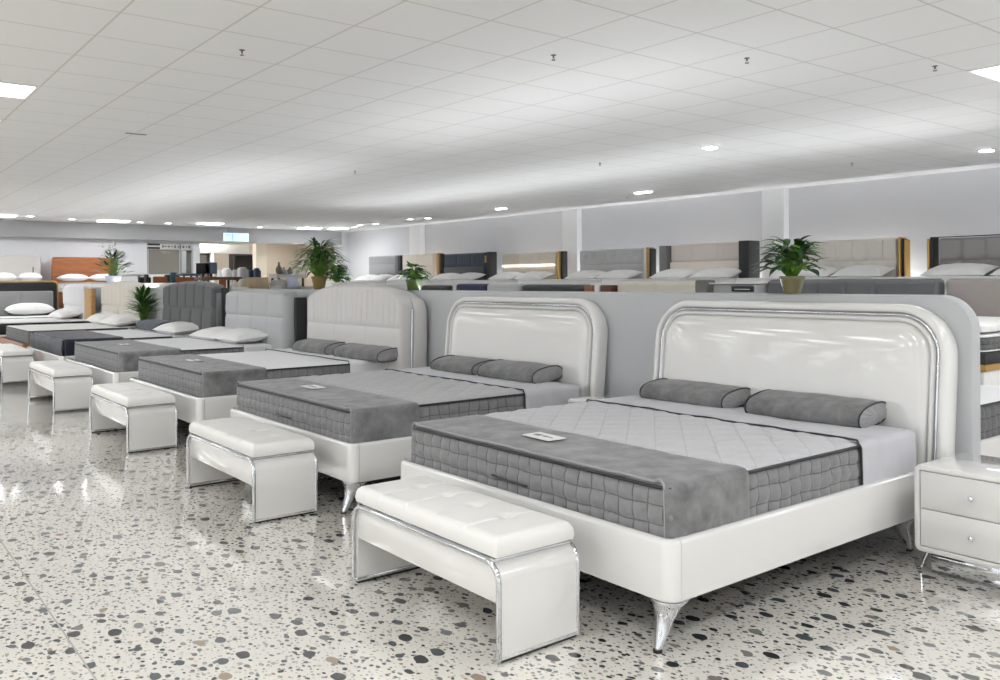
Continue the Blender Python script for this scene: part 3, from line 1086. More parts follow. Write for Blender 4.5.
# ---- nightstands
def make_nightstand(x0, x1, y0, y1, zt, label):
    root = thing('nightstand', label, 'nightstand', ((x0 + x1) / 2, (y0 + y1) / 2, 0), 0, 'white nightstands')
    w, d = x1 - x0, y1 - y0
    zb = .105
    hw, hd = w / 2, d / 2
    o = lambda i: [(x, z + (zt + zb) / 2) for x, z in rrect(w - 2 * i, zt - zb - 2 * i, max(.035 - i, .004), 5)]
    wall = .028
    body = MB()
    body.loft([[(x, yy, z) for x, z in o(i)] for i, yy in ((.01, hd), (.003, hd - .003), (0, hd - .012), (0, -hd + .012), (.003, -hd + .003), (.010, -hd), (wall - .004, -hd), (wall, -hd + .004), (wall, -hd + .02))], cap0=True, cap1=True)
    body.build('body', LACQ, root)
    zi0, zi1 = zb + wall + .005, zt - wall - .005
    zm = (zi0 + zi1) / 2
    DM = mat('drawer_lacquer', (.74, .735, .72), .14, coat=.6)
    for a, b in ((zi0, zm - .003), (zm + .003, zi1)):
        dr = MB().box(-hw + wall + .005, hw - wall - .005, -hd + .003, -hd + .03, a, b, .003).build('drawer', DM, root)
        MB().lathe([(.004, 0), (.004, .008), (.011, .012), (.014, .018), (.011, .024), (.004, .027)], (0, 0, 0), 12).build('knob', CRYSTAL, dr, (0, -hd + .004, (a + b) / 2)).rotation_euler.x = PI / 2
    MB().box(-hw + .075, hw - .06, -hd + .022, hd - .03, .02, zb, .004).build('plinth', CHROME, root)
    for sx in (-1, 1):
        for sy in (-1, 1):
            MB().tube([(sx * (hw - .05), sy * (hd - .05), zb), (sx * (hw - .035), sy * (hd - .04), .06), (sx * (hw - .022), sy * (hd - .03), .006)], lambda t: .012 - .006 * t, 8).build('leg', CHROME, root)
    return root


make_nightstand(-2.168, -1.60, 4.40, 4.90, .55, 'white two-drawer nightstand with crystal knobs and chrome plinth beside partition end')
make_nightstand(-4.87, -4.46, 4.47, 4.92, .60, 'white nightstand between the two chrome-lined lacquer beds')
make_nightstand(-7.60, -7.10, 4.42, 4.86, .60, 'white nightstand between arched-headboard bed and the second lacquer bed')
make_nightstand(-10.45, -9.92, 4.25, 4.75, .62, 'white nightstand beside bed with pale two-pad headboard')


# ------------------------------------------------------------------ raised row along the back wall
BR = 'beds on the raised level at the back'
YB = 13.55
kb = YB / 12.5
ZP = .8


def back_bed(px0, px1, ztop, label, build, foot_mat=None):
    x0, x1 = px0 * kb, px1 * kb
    zt = 1.5 + (ztop - 1.5) * kb
    cx, W = (x0 + x1) / 2, x1 - x0
    root = thing('bed', label, 'bed', (cx, YB - 2.15, ZP), 0, BR)
    build(root, W, zt - ZP)
    MB().box(-W / 2 + .12, W / 2 - .12, .05, 2.0, .06, .40, .03, .06).build('base', foot_mat or CREAM, root)
    for sx in (-1, 1):
        for yy in (.2, 1.8):
            MB().box(sx * (W / 2 - .25) - .03, sx * (W / 2 - .25) + .03, yy - .03, yy + .03, 0, .07, .004).build('leg', BLACK, root)
    return root, cx, W


def hbk(W, H, col, zones, **kw):
    def f(root, w, h):
        padded(w * W, .30, flat(h * H), kw.get('depth', .12), zones, rc=kw.get('rc', .04), er=kw.get('er', .04), nx=90, nz=36, amp=kw.get('amp', .02), tufts=kw.get('tufts', ())).build('headboard', col, root, (kw.get('dx', 0) * w, 2.12, 0))
        for nm, u0, u1, ya, yb, hh, m in kw.get('sides', ()):
            MB().box((u0 - .5) * w, (u1 - .5) * w, ya, yb, .1, h * hh, .015).build(nm, m, root)
        for nm, u0, u1, z0, z1, yy, m in kw.get('strips', ()):
            MB().box((u0 - .5) * w, (u1 - .5) * w, yy, yy + .03, .3 + (h - .3) * z0, .3 + (h - .3) * z1, .003).build(nm, m, root)
    return f


DKGREY = fabric('dark_wing_fabric', (.035, .035, .038))
LEDS = emit('headboard_light_strip', (1, .93, .82), 2.2)
backs = [
    (-21.93, -20.13, 2.23, 'bed with satin grey strap headboard in the raised back row corner',
     hbk(.84, 1, leather('satin_grey', (.34, .34, .35), .3), [(0, .52, 1), (.52, .78, 1), (.78, 1, 1)], dx=-.08, sides=[('side_board', .92, 1.0, 1.98, 2.15, .99, DKGREY)])),
    (-20.08, -18.2, 2.23, 'bed with cream headboard and light wood side in raised back row',
     hbk(.82, 1, leather('cream_hb', (.88, .80, .69), .45), [(0, .68, 2), (.68, 1, 2)], dx=-.09, sides=[('side_board', .91, .97, 1.98, 2.15, 1.0, WOOD), ('back_board', .97, 1.0, 2.03, 2.17, .98, DARK)])),
    (-18.06, -16.03, 2.19, 'bed with navy and charcoal panelled headboard in raised back row',
     hbk(.86, 1, leather('navy_hb', (.022, .040, .065), .45), [(0, .69, 2), (.69, 1, 3)], dx=-.07, sides=[('side_board', .93, 1.0, 1.92, 2.15, 1.0, DKGREY)], strips=[('lower_pad', .02, .84, .02, .67, 1.975, leather('charcoal_pad', (.07, .072, .075))), ('lamp', .88, .90, .76, .92, 1.95, GOLD)])),
    (-15.69, -13.59, 2.13, 'bed with beige headboard and lit strip in raised back row',
     hbk(.90, 1, leather('beige_hb', (.62, .56, .47), .5), [(0, .69, 3), (.73, 1, 3)], dx=-.05, sides=[('side_board', .945, .975, 1.94, 2.15, 1.0, GOLD), ('back_board', .975, 1.0, 2.0, 2.17, 1.0, DARK)], strips=[('light_strip', .02, .88, .695, .725, 1.985, LEDS)])),
    (-13.1, -11.09, 2.13, 'bed with button-tufted light grey headboard in raised back row',
     hbk(.88, 1, fabric('light_grey_hb', (.52, .52, .515), .16), [(0, .69, 3), (.69, 1, 0)], dx=-.05, tufts=[(.1 + .16 * i, .845) for i in range(6)], sides=[('edge_strip', .935, .955, 1.93, 2.15, 1.0, CREAM), ('side_board', .955, .98, 1.96, 2.15, 1.0, WOOD), ('back_board', .98, 1.0, 2.0, 2.17, .98, DARK)])),
    (-10.81, -8.76, 2.16, 'bed with taupe and cream panelled headboard between dark wings',
     hbk(.80, 1, leather('taupe_hb', (.66, .595, .55), .45), [(0, .69, 2), (.69, 1, 3)], dx=-.01, sides=[('wing', 0, .09, 1.90, 2.15, .985, fabric('grey_wing', (.19, .185, .185))), ('wing', .90, 1.0, 1.80, 2.15, 1.0, DKGREY)], strips=[('lower_pad', .10, .88, .02, .675, 1.975, leather('cream_pad', (.84, .77, .69), .45))])),
    (-8.0, -6.19, 2.11, 'bed with square-tufted oatmeal headboard and golden side strips',
     hbk(.93, 1, leather('oatmeal_hb', (.78, .735, .68), .5), [(0, .66, 7), (.66, 1, 7)], dx=-.03, tufts=[(i / 7, .66) for i in range(1, 7)], amp=.02, sides=[('side_strip', .955, .97, 1.94, 2.15, 1.0, GOLD), ('side_board', .97, .983, 1.98, 2.15, .98, DARK), ('side_strip', .985, 1.0, 2.0, 2.16, .97, GOLD)])),
    (-5.86, -3.86, 2.09, 'bed with grey square-tufted headboard in black frame, golden strip',
     hbk(.94, .985, leather('grey_tuft_hb', (.31, .295, .29), .4), [(0, .66, 6), (.66, 1, 6)], dx=.03, tufts=[(i / 6, .66) for i in range(1, 6)], amp=.022, sides=[('side_strip', .005, .022, 1.92, 2.15, .98, GOLD), ('frame', .022, .04, 1.95, 2.16, 1.0, DARK)], strips=[('frame', .03, 1.0, .985, 1.0, 2.0, DARK)])),
]
wp = 'white pillows on the raised back row'
plab = ['satin grey strap headboard', 'cream headboard with light wood side', 'navy panelled headboard', 'beige headboard with lit strip', 'button-tufted grey headboard', 'taupe headboard with dark wings', 'oatmeal square-tufted headboard', 'black-framed tufted headboard']
foot_cols = [CREAM, CREAM, CREAM, CREAM, CREAM, CREAM, CREAM, CREAM]
for i, (a, b, zt, lb, fn) in enumerate(backs):
    root, cx, W = back_bed(a, b, zt, lb, fn)
    mattress(cx, YB - 2.08, ZP + .42, ZP + .71, W * .86, 1.98, 'white mattress under the ' + plab[i], side=WHITEC, top=WHITEC, q=.35, diamonds=False, handle=False, pipe=PAPER, group='mattresses on the raised back row')
    for s, sd in ((-1, 'farther from the picture’s open end of the shop'), (1, '')):
        lab = 'white pillow under the ' + plab[i] + (', on its farther half' if s < 0 else ', on its nearer half')
        pillow(cx + s * W * .225, YB - .46, ZP + .735, W * .43, .5, .20, lab, seed=200 + i * 3 + s, tilt=.25, rz=random.uniform(-.06, .06), group=wp)

# ------------------------------------------------------------------ middle row behind the partition
MR = 'beds in the row behind the partition'
YM = 9.2


def mx(px):
    """Where a sight line through picture column px (near the horizon) meets the middle row's headboards."""
    d = FWD + RGT * ((px - 500) / FPX)
    return d.x * YM / d.y


FPX = 859.7238
YAW = .6656115
ROLL = -.0055
FWD = Vector((-math.cos(YAW), math.sin(YAW), 0))
RGT = Vector((math.sin(YAW), math.cos(YAW), 0))
mids = [  # picture span, top height, fabric, channels, label
    (948, 1075, 1.50, leather('taupe_upholstery', (.30, .27, .255), .5), 2, 'bed with taupe headboard behind the free end of the partition', 'taupe headboard'),
    (770, 943, 1.50, leather('slate_upholstery', (.125, .128, .135), .5), 6, 'bed with slate grey channelled headboard behind the partition', 'slate grey headboard'),
    (620, 704, 1.485, leather('cream_upholstery', (.70, .65, .55), .5), 2, 'bed with cream two-panel headboard behind the partition', 'cream headboard'),
    (525, 590, 1.44, leather('near_black_upholstery', (.02, .022, .028), .45), 2, 'bed with near-black headboard behind the partition', 'near-black headboard'),
    (490, 523, 1.455, leather('silver_upholstery', (.52, .52, .53), .5), 1, 'narrow bed with silver grey headboard behind the partition', 'silver grey headboard'),
    (459, 489, 1.455, leather('royal_navy_upholstery', (.012, .018, .06), .5), 1, 'narrow bed with deep navy headboard behind the partition', 'deep navy headboard'),
    (424, 451, 1.425, leather('charcoal_upholstery', (.035, .035, .035), .5), 1, 'narrow bed with charcoal headboard behind the arched headboard', 'charcoal headboard'),
]
for i, (pa, pb, zt, m, nc, lb, sh) in enumerate(mids):
    x0, x1 = mx(pa), mx(pb)
    cx, W = (x0 + x1) / 2, x1 - x0
    root = thing('bed', lb, 'bed', (cx, 7.3, 0), 0, MR)
    padded(W, .1, flat(zt), .10, [(0, 1, nc)], rc=.05, er=.05, nx=80, nz=24, amp=.025).build('headboard', m, root, (0, YM - 7.3, 0))
    if i == 0:
        MB().box(-W / 2 + .02, W / 2 - .02, 0, YM - 7.32, .0, .755, .02).build('base', WHITEC, root)
        MB().box(-W / 2, W / 2, -.01, YM - 7.32, .755, .805, .004).build('base_band', GOLD, root)
        MB().box(-W / 2 + .01, W / 2 - .01, 0, YM - 7.32, .805, .90, .004).build('base_panel', DARK, root)
        mattress(cx, 7.3, .905, 1.03, W - .04, 1.76, 'thick mattress with dark quilted side and white top on taupe-headboard bed', top=WHITEC, side=GREYS, q=.5, diamonds=False, handle=False, pipe=PAPER, rows=2, group=None)
        tag(MB().box(cx - W / 2 + .03, cx + W / 2 - .03, 7.31, 9.0, 1.062, 1.125, .025, .05).build('mattress_topper', WHITEC), 'soft white topper on the taupe-headboard bed', 'topper')
        pillow(cx - .25, 7.62, 1.13, 1.0, .5, .16, 'white pillow on the taupe-headboard bed', seed=224, group=None)
    else:
        MB().box(-W / 2 + .03, W / 2 - .03, 0, YM - 7.32, .08, .40, .02).build('base', m, root)
        mattress(cx, 7.33, .405, .65, W - .08, 1.74, 'white mattress hidden low on bed with ' + sh, top=WHITEC, side=WHITEC, q=.25, diamonds=False, handle=False, group='mattresses in the row behind the partition')
# bed back to back with the partition-end bed, its quilted side seen past the partition
rb = thing('bed', 'white bed standing back to back with the partition, seen past its free end', 'bed', (-3.47, 7.15, 0), PI, MR)
bed_base(rb, 2.04, 1.92)
mattress(-3.47, 5.28, .40, .66, 1.95, 1.80, 'white-topped mattress with dark quilted side seen past the partition end', top=TOPW, side=GREYS, q=.6, diamonds=False, handle=False, group=None)
# throw over the cream headboard, and the low tray shelf beside the slate headboard
xa, xb = mx(701), mx(713)
tag(MB().box(xa, xb, YM - .13, YM + .06, 1.0, 1.497, .02).build('throw_blanket', mat('knit_grey_throw', (.20, .19, .18), .9, var=.35, vscale=30, stretch=(1, 1, 6), bump=.5, bscale=30)),
    'knitted grey throw hanging over the end of cream headboard', 'blanket')
xa, xb = mx(724), mx(768)
cb = thing('sideboard', 'pale grey sideboard with dark tray niche beside the slate headboard', 'sideboard', ((xa + xb) / 2, YM, 0))
hwc = (xb - xa) / 2
MB().box(-hwc, hwc, -.25, .2, 0, 1.445, .03, .05).build('body', mat('pale_grey_body', (.42, .42, .43), .4), cb)
MB().box(-.02, hwc - .03, -.262, -.24, 1.35, 1.42, .004).build('niche', DARK, cb)
MB().box(.03, hwc - .08, -.268, -.25, 1.375, 1.385, .002).build('tray', PAPER, cb)
MB().box(-hwc - .03, hwc, -.27, .21, 1.447, 1.462, .003).build('top', PAPER, cb)
for pa, pb, zt, m, lb in ((594, 603, 1.43, WALNUT, 'narrow orange-brown cabinet beside the near-black headboard'), (604, 609, 1.445, CREAM, 'slim cream cabinet between two orange-brown ones'), (610, 619, 1.43, mat('dark_walnut', (.11, .04, .015), .4), 'narrow dark brown cabinet beside the cream headboard')):
    xa, xb = mx(pa), mx(pb)
    c = thing('cabinet', lb, 'cabinet', ((xa + xb) / 2, YM, 0), 0, 'narrow cabinets behind the partition')
    hwc = (xb - xa) / 2
    MB().box(-hwc, hwc, -.2, .2, .05, zt, .006).build('body', m, c)
    MB().box(-hwc + .01, hwc - .01, -.215, -.2, .07, zt - .02, .004).build('door', m, c)
    MB().box(-hwc + .02, hwc - .02, -.18, .18, 0, .05, .004).build('plinth', BLACK, c)


# ------------------------------------------------------------------ plants
GREEN = mat('leaf_green', (.035, .13, .018), .4, var=.5, vscale=18)
GREEND = mat('leaf_dark_green', (.018, .075, .014), .45, var=.5, vscale=18)
GREENY = mat('leaf_yellow_green', (.10, .22, .02), .4, var=.4, vscale=18)


def leaf(mb, base, azim, elev, length, width, droop, n=7, fold=.25):
    """Curved lance-shaped blade."""
    d = Vector((math.cos(azim) * math.cos(elev), math.sin(azim) * math.cos(elev), math.sin(elev)))
    side = Vector((-math.sin(azim), math.cos(azim), 0))
    p = Vector(base)
    V = []
    for i in range(n + 1):
        t = i / n
        w = width * math.sin(PI * min(1, t * .92 + .06)) ** .8 * (1 - t ** 6)
        up = side.cross(d).normalized()
        V += [p - side * w + up * w * fold, p.copy(), p + side * w + up * w * fold]
        p = p + d * (length / n)
        d = (d + Vector((0, 0, -droop / n))).normalized()
    F = []
    for i in range(n):
        a = i * 3
        F += [(a, a + 1, a + 4, a + 3), (a + 1, a + 2, a + 5, a + 4)]
    mb.add(V, F)


def pot(root, r0, r1, h, m):
    MB().lathe([(.001, 0), (r0 * .96, 0), (r0, .004), (r1 * .97, h * .80), (r1 * 1.03, h * .81), (r1 * 1.05, h * .99), (r1 * 1.03, h), (r1 * .93, h), (r1 * .9, h * .88), (.001, h * .87)], n=28).build('pot', m, root)


def plant(name, label, loc, potdims, potm, nleaf, stem_h, ll, lw, spread, gm, droop=1.3, seed=0, cat='plant', elev0=.2):
    rnd = random.Random(seed)
    root = thing(name, label, cat, loc)
    r0, r1, h = potdims
    pot(root, r0, r1, h, potm)
    mb, st = MB(), MB()
    mb2 = MB()
    for i in range(nleaf):
        az = rnd.uniform(0, 2 * PI)
        k_ = rnd.random()
        out = spread * (.15 + .85 * k_) * .5
        z = h * .9 + stem_h * (1 - .75 * k_ * k_) * rnd.uniform(.55, 1.0)
        b = Vector((math.cos(az) * out, math.sin(az) * out, z))
        s0 = Vector((math.cos(az) * r1 * .3, math.sin(az) * r1 * .3, h * .88))
        mid = (s0 + b) / 2 + Vector((0, 0, stem_h * .15))
        st.tube([s0, mid, b], .0035, 5)
        leaf(mb if rnd.random() < .75 else mb2, b, az + rnd.uniform(-.5, .5), rnd.uniform(elev0, 1.0) * (1.1 - .6 * k_), ll * rnd.uniform(.7, 1.1), lw * rnd.uniform(.75, 1.1), droop * rnd.uniform(.6, 1.4))
    st.build('stems', GREENY, root)
    mb.build('foliage', gm, root)
    if mb2.v:
        mb2.build('young_foliage', GREENY, root)
    return root


OLIVE = mat('olive_pot', (.16, .15, .065), .35, coat=.4)
plant('potted_plant', 'bushy lance-leaved plant in olive pot on the partition near its free end', (-3.33, 5.11, PZ), (.052, .082, .118), OLIVE, 120, .25, .17, .024, .30, GREEND, 1.3, 3)
plant('potted_plant', 'round-leaved plant in green pot on partition beside arched headboard', (-8.05, 5.11, PZ), (.07, .085, .12), mat('green_pot', (.07, .12, .02), .4, coat=.4), 70, .17, .11, .04, .26, GREEND, 1.6, 5)
plant('potted_plant', 'large feathery plant in tan pot on the partition', (-10.36, 5.11, PZ), (.07, .10, .17), mat('tan_pot', (.22, .145, .045), .45), 260, .46, .26, .018, .50, GREEND, 1.5, 8)
plant('potted_plant', 'small leafy plant between the tan-potted plant and the arched headboard', (-9.86, 5.11, PZ), (.05, .07, .09), mat('white_pot', (.7, .7, .7), .4), 90, .22, .13, .032, .20, GREEND, 1.7, 12)
plant('potted_palm', 'spiky palm beside the charcoal channelled headboard', (-16.4, 4.58, .62), (.10, .13, .20), mat('grey_planter', (.5, .5, .52), .5), 130, .50, .30, .026, .30, GREEN, .7, 15, elev0=.6)
tb = thing('side_table', 'white side table under the spiky palm', 'table', (-16.4, 4.58, 0))
MB().lathe([(.001, .58), (.21, .58), (.22, .59), (.22, .61), (.21, .62), (.001, .62)], n=28).build('tabletop', LACQ, tb)
MB().lathe([(.16, 0), (.16, .012), (.03, .03), (.025, .58)], n=20).build('pedestal', CHROME, tb)
# vase of white-tipped flowers standing on the partition's far stretch
vz = plant('flower_vase', 'pale blue vase of leafy white-tipped flowers near the walnut headboard', (-20.6, 5.11, PZ), (.10, .17, .26), mat('pale_blue_vase', (.60, .66, .80), .3, coat=.3), 75, .52, .24, .03, .55, GREEND, .5, 18, cat='vase', elev0=.5)
bl = MB()
rnd = random.Random(4)
for i in range(26):
    az = rnd.uniform(0, 2 * PI)
    r_ = rnd.uniform(0, .34)
    bl.lathe([(.002, -.03), (.026, -.01), (.03, .012), (.018, .03), (.002, .036)], (math.cos(az) * r_, math.sin(az) * r_, .26 + rnd.uniform(.52, .78) - r_ * .35), 8)
bl.build('blossoms', PAPER, vz)


# ------------------------------------------------------------------ far wall displays
def fx_pt(px, y, x):
    """y and z on the plane x where the sight line through picture point (px, y) lands."""
    d = FWD + (RGT * math.cos(ROLL) + Vector((0, 0, math.sin(ROLL)))) * ((px - 500) / FPX) - (Vector((0, 0, math.cos(ROLL))) - RGT * math.sin(ROLL)) * ((y - 281) / FPX)
    t = x / d.x
    return d.y * t, 1.5 + d.z * t


XH = -25.62
for nm, pa, pb, pt_, m, lb, cat_m in (('cream', -14, 41, 255.5, leather('parchment_hb', (.60, .57, .54), .5), 'bed with parchment headboard against the far wall', 0),
                                       ('walnut', 52, 117.5, 257, WALNUT, 'bed with orange walnut headboard against the far wall', 1)):
    ya, zt = fx_pt(pa, pt_, XH)
    yb, _ = fx_pt(pb, pt_, XH)
    W = yb - ya
    root = thing('bed', lb, 'bed', (XH + .9, (ya + yb) / 2, ZP), PI / 2, 'beds against the far wall')
    if cat_m:
        o_ = arch(W, .1, zt - ZP, .07)
        MB().plate(o_, [(0, 1.0), (0, .92), (.012, .905)]).build('headboard', m, root)
        MB().box(-W / 2 + .02, W / 2 - .02, .898, .906, (zt - ZP) * .62, (zt - ZP) * .63, .001).build('groove', DARK, root)
    else:
        padded(W, .1, flat(zt - ZP), .05, [(0, 1, 1)], rc=.07, er=.04, nx=40, nz=20).build('headboard', m, root, (0, .93, 0))
        MB().box(W * .34, W * .355, .865, .885, .95, 1.14, .003).build('reading_lamp', BLACK, root)
    MB().box(-W / 2 + .06, W / 2 - .06, .0, .9, .05, .45, .03).build('base', m, root)
    for sx in (-1, 1):
        MB().box(sx * W * .3 - .04, sx * W * .3 + .04, .2, .7, 0, .06, .004).build('leg', BLACK, root)
    mt = mattress(0, 0, 0, .24, W - .14, .82, 'white mattress on ' + lb, side=WHITEC, top=WHITEC, q=.3, diamonds=False, handle=False, pipe=PIPEG, group='mattresses against the far wall')
    mt.location = (XH + .45, (ya + yb) / 2, ZP + .46)
    mt.rotation_euler.z = PI / 2
    for s in (-1, 1):
        pillow(XH + .38, (ya + yb) / 2 + s * W * .235, ZP + .76, W * .44, .45, .26 if not cat_m else .22, 'white pillow on the %s of %s' % ('side by the shop windows' if s > 0 else 'side away from the windows', lb.split(' with ')[1].replace(' against the far wall', '')), rz=PI / 2 + (.12 if cat_m else 0), seed=300 + s + cat_m * 7, tilt=0, group='white pillows at the far wall')

# hanging screen
ya, za = fx_pt(223, 232.5, -25.2)
yb, zb_ = fx_pt(249, 242, -25.2)
sr = thing('hanging_screen', 'pale blue lit screen hanging below the ceiling at the far wall', 'screen', (-25.2, (ya + yb) / 2, (za + zb_) / 2))
hw_, hh_ = (yb - ya) / 2, (za - zb_) / 2
MB().box(-.05, 0, -hw_, hw_, -hh_, hh_, .006).build('housing', mat('screen_housing', (.5, .52, .55), .4), sr)
MB().box(0, .006, -hw_ + .01, hw_ - .01, -hh_ + .01, hh_ - .01, .002).build('display', emit('screen_blue', (.45, .68, .95), 1.0), sr)
MB().box(.006, .008, -hw_ + .27, -hw_ + .30, -hh_ + .02, hh_ - .02, .0005).box(.006, .008, -hw_ + .08, -hw_ + .22, hh_ - .09, hh_ - .06, .0005).build('image', emit('screen_mark', (.25, .45, .75), .7), sr)
for yy in (-hw_ * .7, hw_ * .7):
    MB().tube([(-.03, yy, hh_), (-.03, yy, ZC - (za + zb_) / 2)], .008, 6).build('rod', CHROME, sr)

# sign board above the window
ya, za = fx_pt(147, 243, XF + .03)
yb, zb_ = fx_pt(192, 250, XF + .03)
sg = thing('sign_board', 'white sign board with black block and small dark lettering above far window', 'sign', (XF + .03, (ya + yb) / 2, (za + zb_) / 2))
hw_, hh_ = (yb - ya) / 2, (za - zb_) / 2
MB().box(-.04, .01, -hw_, hw_, -hh_, hh_, .004).build('board', mat('sign_white', (.66, .65, .63), .5), sg)
MB().box(.01, .016, -hw_ + .01, -hw_ + .36, hh_ * .25, hh_ * .85, .002).box(.01, .016, -hw_ + .01, -hw_ + .36, -hh_ * .85, -hh_ * .25, .002).build('black_block', BLACK, sg)
yy = -hw_ + .42
rnd = random.Random(9)
while yy < hw_ - .1:
    w_ = rnd.uniform(.03, .07)
    z_ = rnd.uniform(.02, .07)
    MB().box(.01, .015, yy, yy + w_, -z_, z_, .001).build('letter', mat('sign_grey', (.16, .15, .15), .5), sg)
    yy += w_ + rnd.uniform(.015, .05)


# sofas, chairs, tables on the raised level near the far wall; X is given per item, picture spans set the rest
def place(pa, pb, ytop, x):
    ya, zt = fx_pt(pa, ytop, x)
    yb, _ = fx_pt(pb, ytop, x)
    return (ya + yb) / 2, yb - ya, zt


def far_sofa(pa, pb, yt, x, m, label, seats=3, name='sofa', cat='sofa', group='sofas and chairs at the far end'):
    y, W, zt = place(pa, pb, yt, x)
    H = zt - ZP
    root = thing(name, label, cat, (x, y, ZP), PI / 2, group)
    hw = W / 2
    MB().box(-hw, hw, -.80, .05, .12, .42, .05, .08).build('base', m, root)
    for i in range(seats):
        a, b = -hw + .1 + (W - .2) * i / seats, -hw + .1 + (W - .2) * (i + 1) / seats
        MB().box(a + .005, b - .005, -.80, -.15, .42, .54, .05, .06).build('seat_cushion', m, root)
        MB().box(a + .005, b - .005, -.22, .0, .50, H, .06, .07).build('back_cushion', m, root)
    for s in (-1, 1):
        MB().box(s * hw - .09 if s > 0 else -hw, s * hw if s > 0 else -hw + .09, -.78, .05, .12, .60, .04, .04).build('arm', m, root)
        for yy in (-.7, -.05):
            MB().lathe([(.015, 0), (.025, .12)], (s * (hw - .12), yy, 0), 10).build('leg', BLACK, root)
    MB().box(-hw, hw, -.02, .08, .12, H - .06, .03).build('back_frame', m, root)
    return root, y, W, zt


FSA = fabric('sofa_pale_grey', (.52, .51, .50), .05)
far_sofa(233, 266, 279, -19.6, fabric('sofa_cream', (.62, .58, .50), .05), 'cream sofa with beige cushions behind the tan-potted plant', 2)
far_sofa(266, 300, 279.5, -19.2, FSA, 'pale grey sofa with lilac cushion behind the tan-potted plant', 2)


def cushion(px, py, x, s, m, label):
    y, z = fx_pt(px, py, x)
    o = pillow_mesh(s, s, .14, px, 14).build('cushion', m, None, (x, y, z), angle=80)
    o.rotation_euler = (1.25, .0, PI / 2)
    tag(o, label, 'cushion', 'sofa cushions at the far end')


cushion(251, 284, -19.05, .30, fabric('tan_cushion_cloth', (.50, .38, .24)), 'tan cushion on cream sofa, farther from the plant')
cushion(262, 284, -19.0, .30, fabric('sand_cushion_cloth', (.46, .36, .25)), 'sand cushion on cream sofa, nearer the plant')
cushion(292, 283, -18.6, .30, fabric('lilac_cushion_cloth', (.50, .52, .66)), 'lilac cushion on the pale grey sofa')
far_sofa(218, 232, 268, -24.2, fabric('sofa_white', (.62, .62, .61), .04), 'white armchair by the far doorway', 1, 'armchair', 'armchair')
far_sofa(233, 248.5, 267.5, -23.9, fabric('armchair_grey', (.40, .40, .41), .04), 'light grey armchair by the far doorway', 1, 'armchair', 'armchair')
far_sofa(249, 261, 268, -23.6, fabric('armchair_navy', (.02, .03, .06), .2), 'dark navy armchair by the far doorway', 1, 'armchair', 'armchair')
far_sofa(165, 178, 272, -21.0, fabric('armchair_teal', (.035, .085, .11), .2), 'teal armchair between two orange-brown chairs', 1, 'armchair', 'armchair')
far_sofa(139, 151, 274.5, -21.4, fabric('armchair_black', (.012, .012, .013), .1), 'black armchair below the sign board', 1, 'armchair', 'armchair')


def far_chair(pa, pb, yt, x, m, label):
    y, W, zt = place(pa, pb, yt, x)
    H = zt - ZP
    root = thing('dining_chair', label, 'chair', (x, y, ZP), PI / 2, 'orange-brown chairs at the far end')
    hw = W / 2
    MB().box(-hw, hw, -.45, .0, .42, .48, .02).build('seat', m, root)
    MB().box(-hw, hw, -.03, .03, .50, H, .02).build('backrest', m, root)
    for sx in (-1, 1):
        for yy in (-.4, -.02):
            MB().box(sx * (hw - .05) - .015, sx * (hw - .05) + .015, yy - .015, yy + .015, 0, .43, .003).build('leg', BLACK, root)


RUST = leather('rust_leather', (.30, .075, .02), .45)
far_chair(153, 167, 276.5, -20.6, RUST, 'rust-orange leather chair beside the black armchair')
far_chair(176, 194, 277, -20.6, RUST, 'wide rust-orange leather chair beside the teal armchair')
far_chair(219, 226, 279, -20.2, RUST, 'small rust-orange chair under the brown table')


def far_table(pa, pb, yt, x, m, label, d=.8, th=.05):
    y, W, zt = place(pa, pb, yt, x)
    root = thing('table', label, 'table', (x, y, ZP), PI / 2, 'tables at the far end')
    hw = W / 2
    H = zt - ZP
    MB().box(-hw, hw, -d / 2, d / 2, H - th, H, .008).build('tabletop', m, root)
    for sx in (-1, 1):
        for sy in (-1, 1):
            MB().box(sx * (hw - .08) - .025, sx * (hw - .08) + .025, sy * (d / 2 - .08) - .025, sy * (d / 2 - .08) + .025, 0, H - th, .004).build('leg', BLACK, root)
    return root, y, W, zt


BRN = mat('brown_table_wood', (.16, .07, .03), .4)
far_table(196, 236, 277, -21.6, BRN, 'dark brown dining table by the far doorway', .8, .08)
far_table(178, 197, 273.5, -22.6, mat('teal_top', (.10, .16, .21), .35), 'blue-grey topped table behind the wide rust chair', .6, .06)
far_table(112, 146, 274, -22.8, mat('white_top', (.72, .72, .72), .35), 'white table behind the ivory channelled headboard', .8, .05)
far_table(140, 176, 283, -18.6, mat('white_counter', (.76, .76, .76), .35), 'white counter behind the spiky palm', .6, .2)
far_table(273, 302, 274, -23.4, mat('grey_counter', (.45, .44, .42), .4), 'grey counter against the beige wall', .6, .12)
for i, (px, py, x, s, m, lb) in enumerate(((203, 268, -21.75, .34, BLACK, 'black monitor on the dark brown table'), (211, 267, -21.75, .30, mat('slate_blue', (.10, .14, .20), .4), 'slate blue monitor on the dark brown table'))):
    y, z = fx_pt(px, py, x)
    _, zt = fx_pt(216, 277, -21.6)
    r_ = thing('monitor', lb, 'monitor', (x, y, zt), 0, 'monitors at the far end')
    MB().box(-.02, .02, -s / 2, s / 2, .08, z - zt + .12, .005).build('screen', m, r_)
    MB().box(-.02, .02, -.03, .03, .005, .09, .004).build('stand', BLACK, r_)
    MB().box(-.09, .09, -.1, .1, 0, .012, .004).build('stand_base', BLACK, r_)
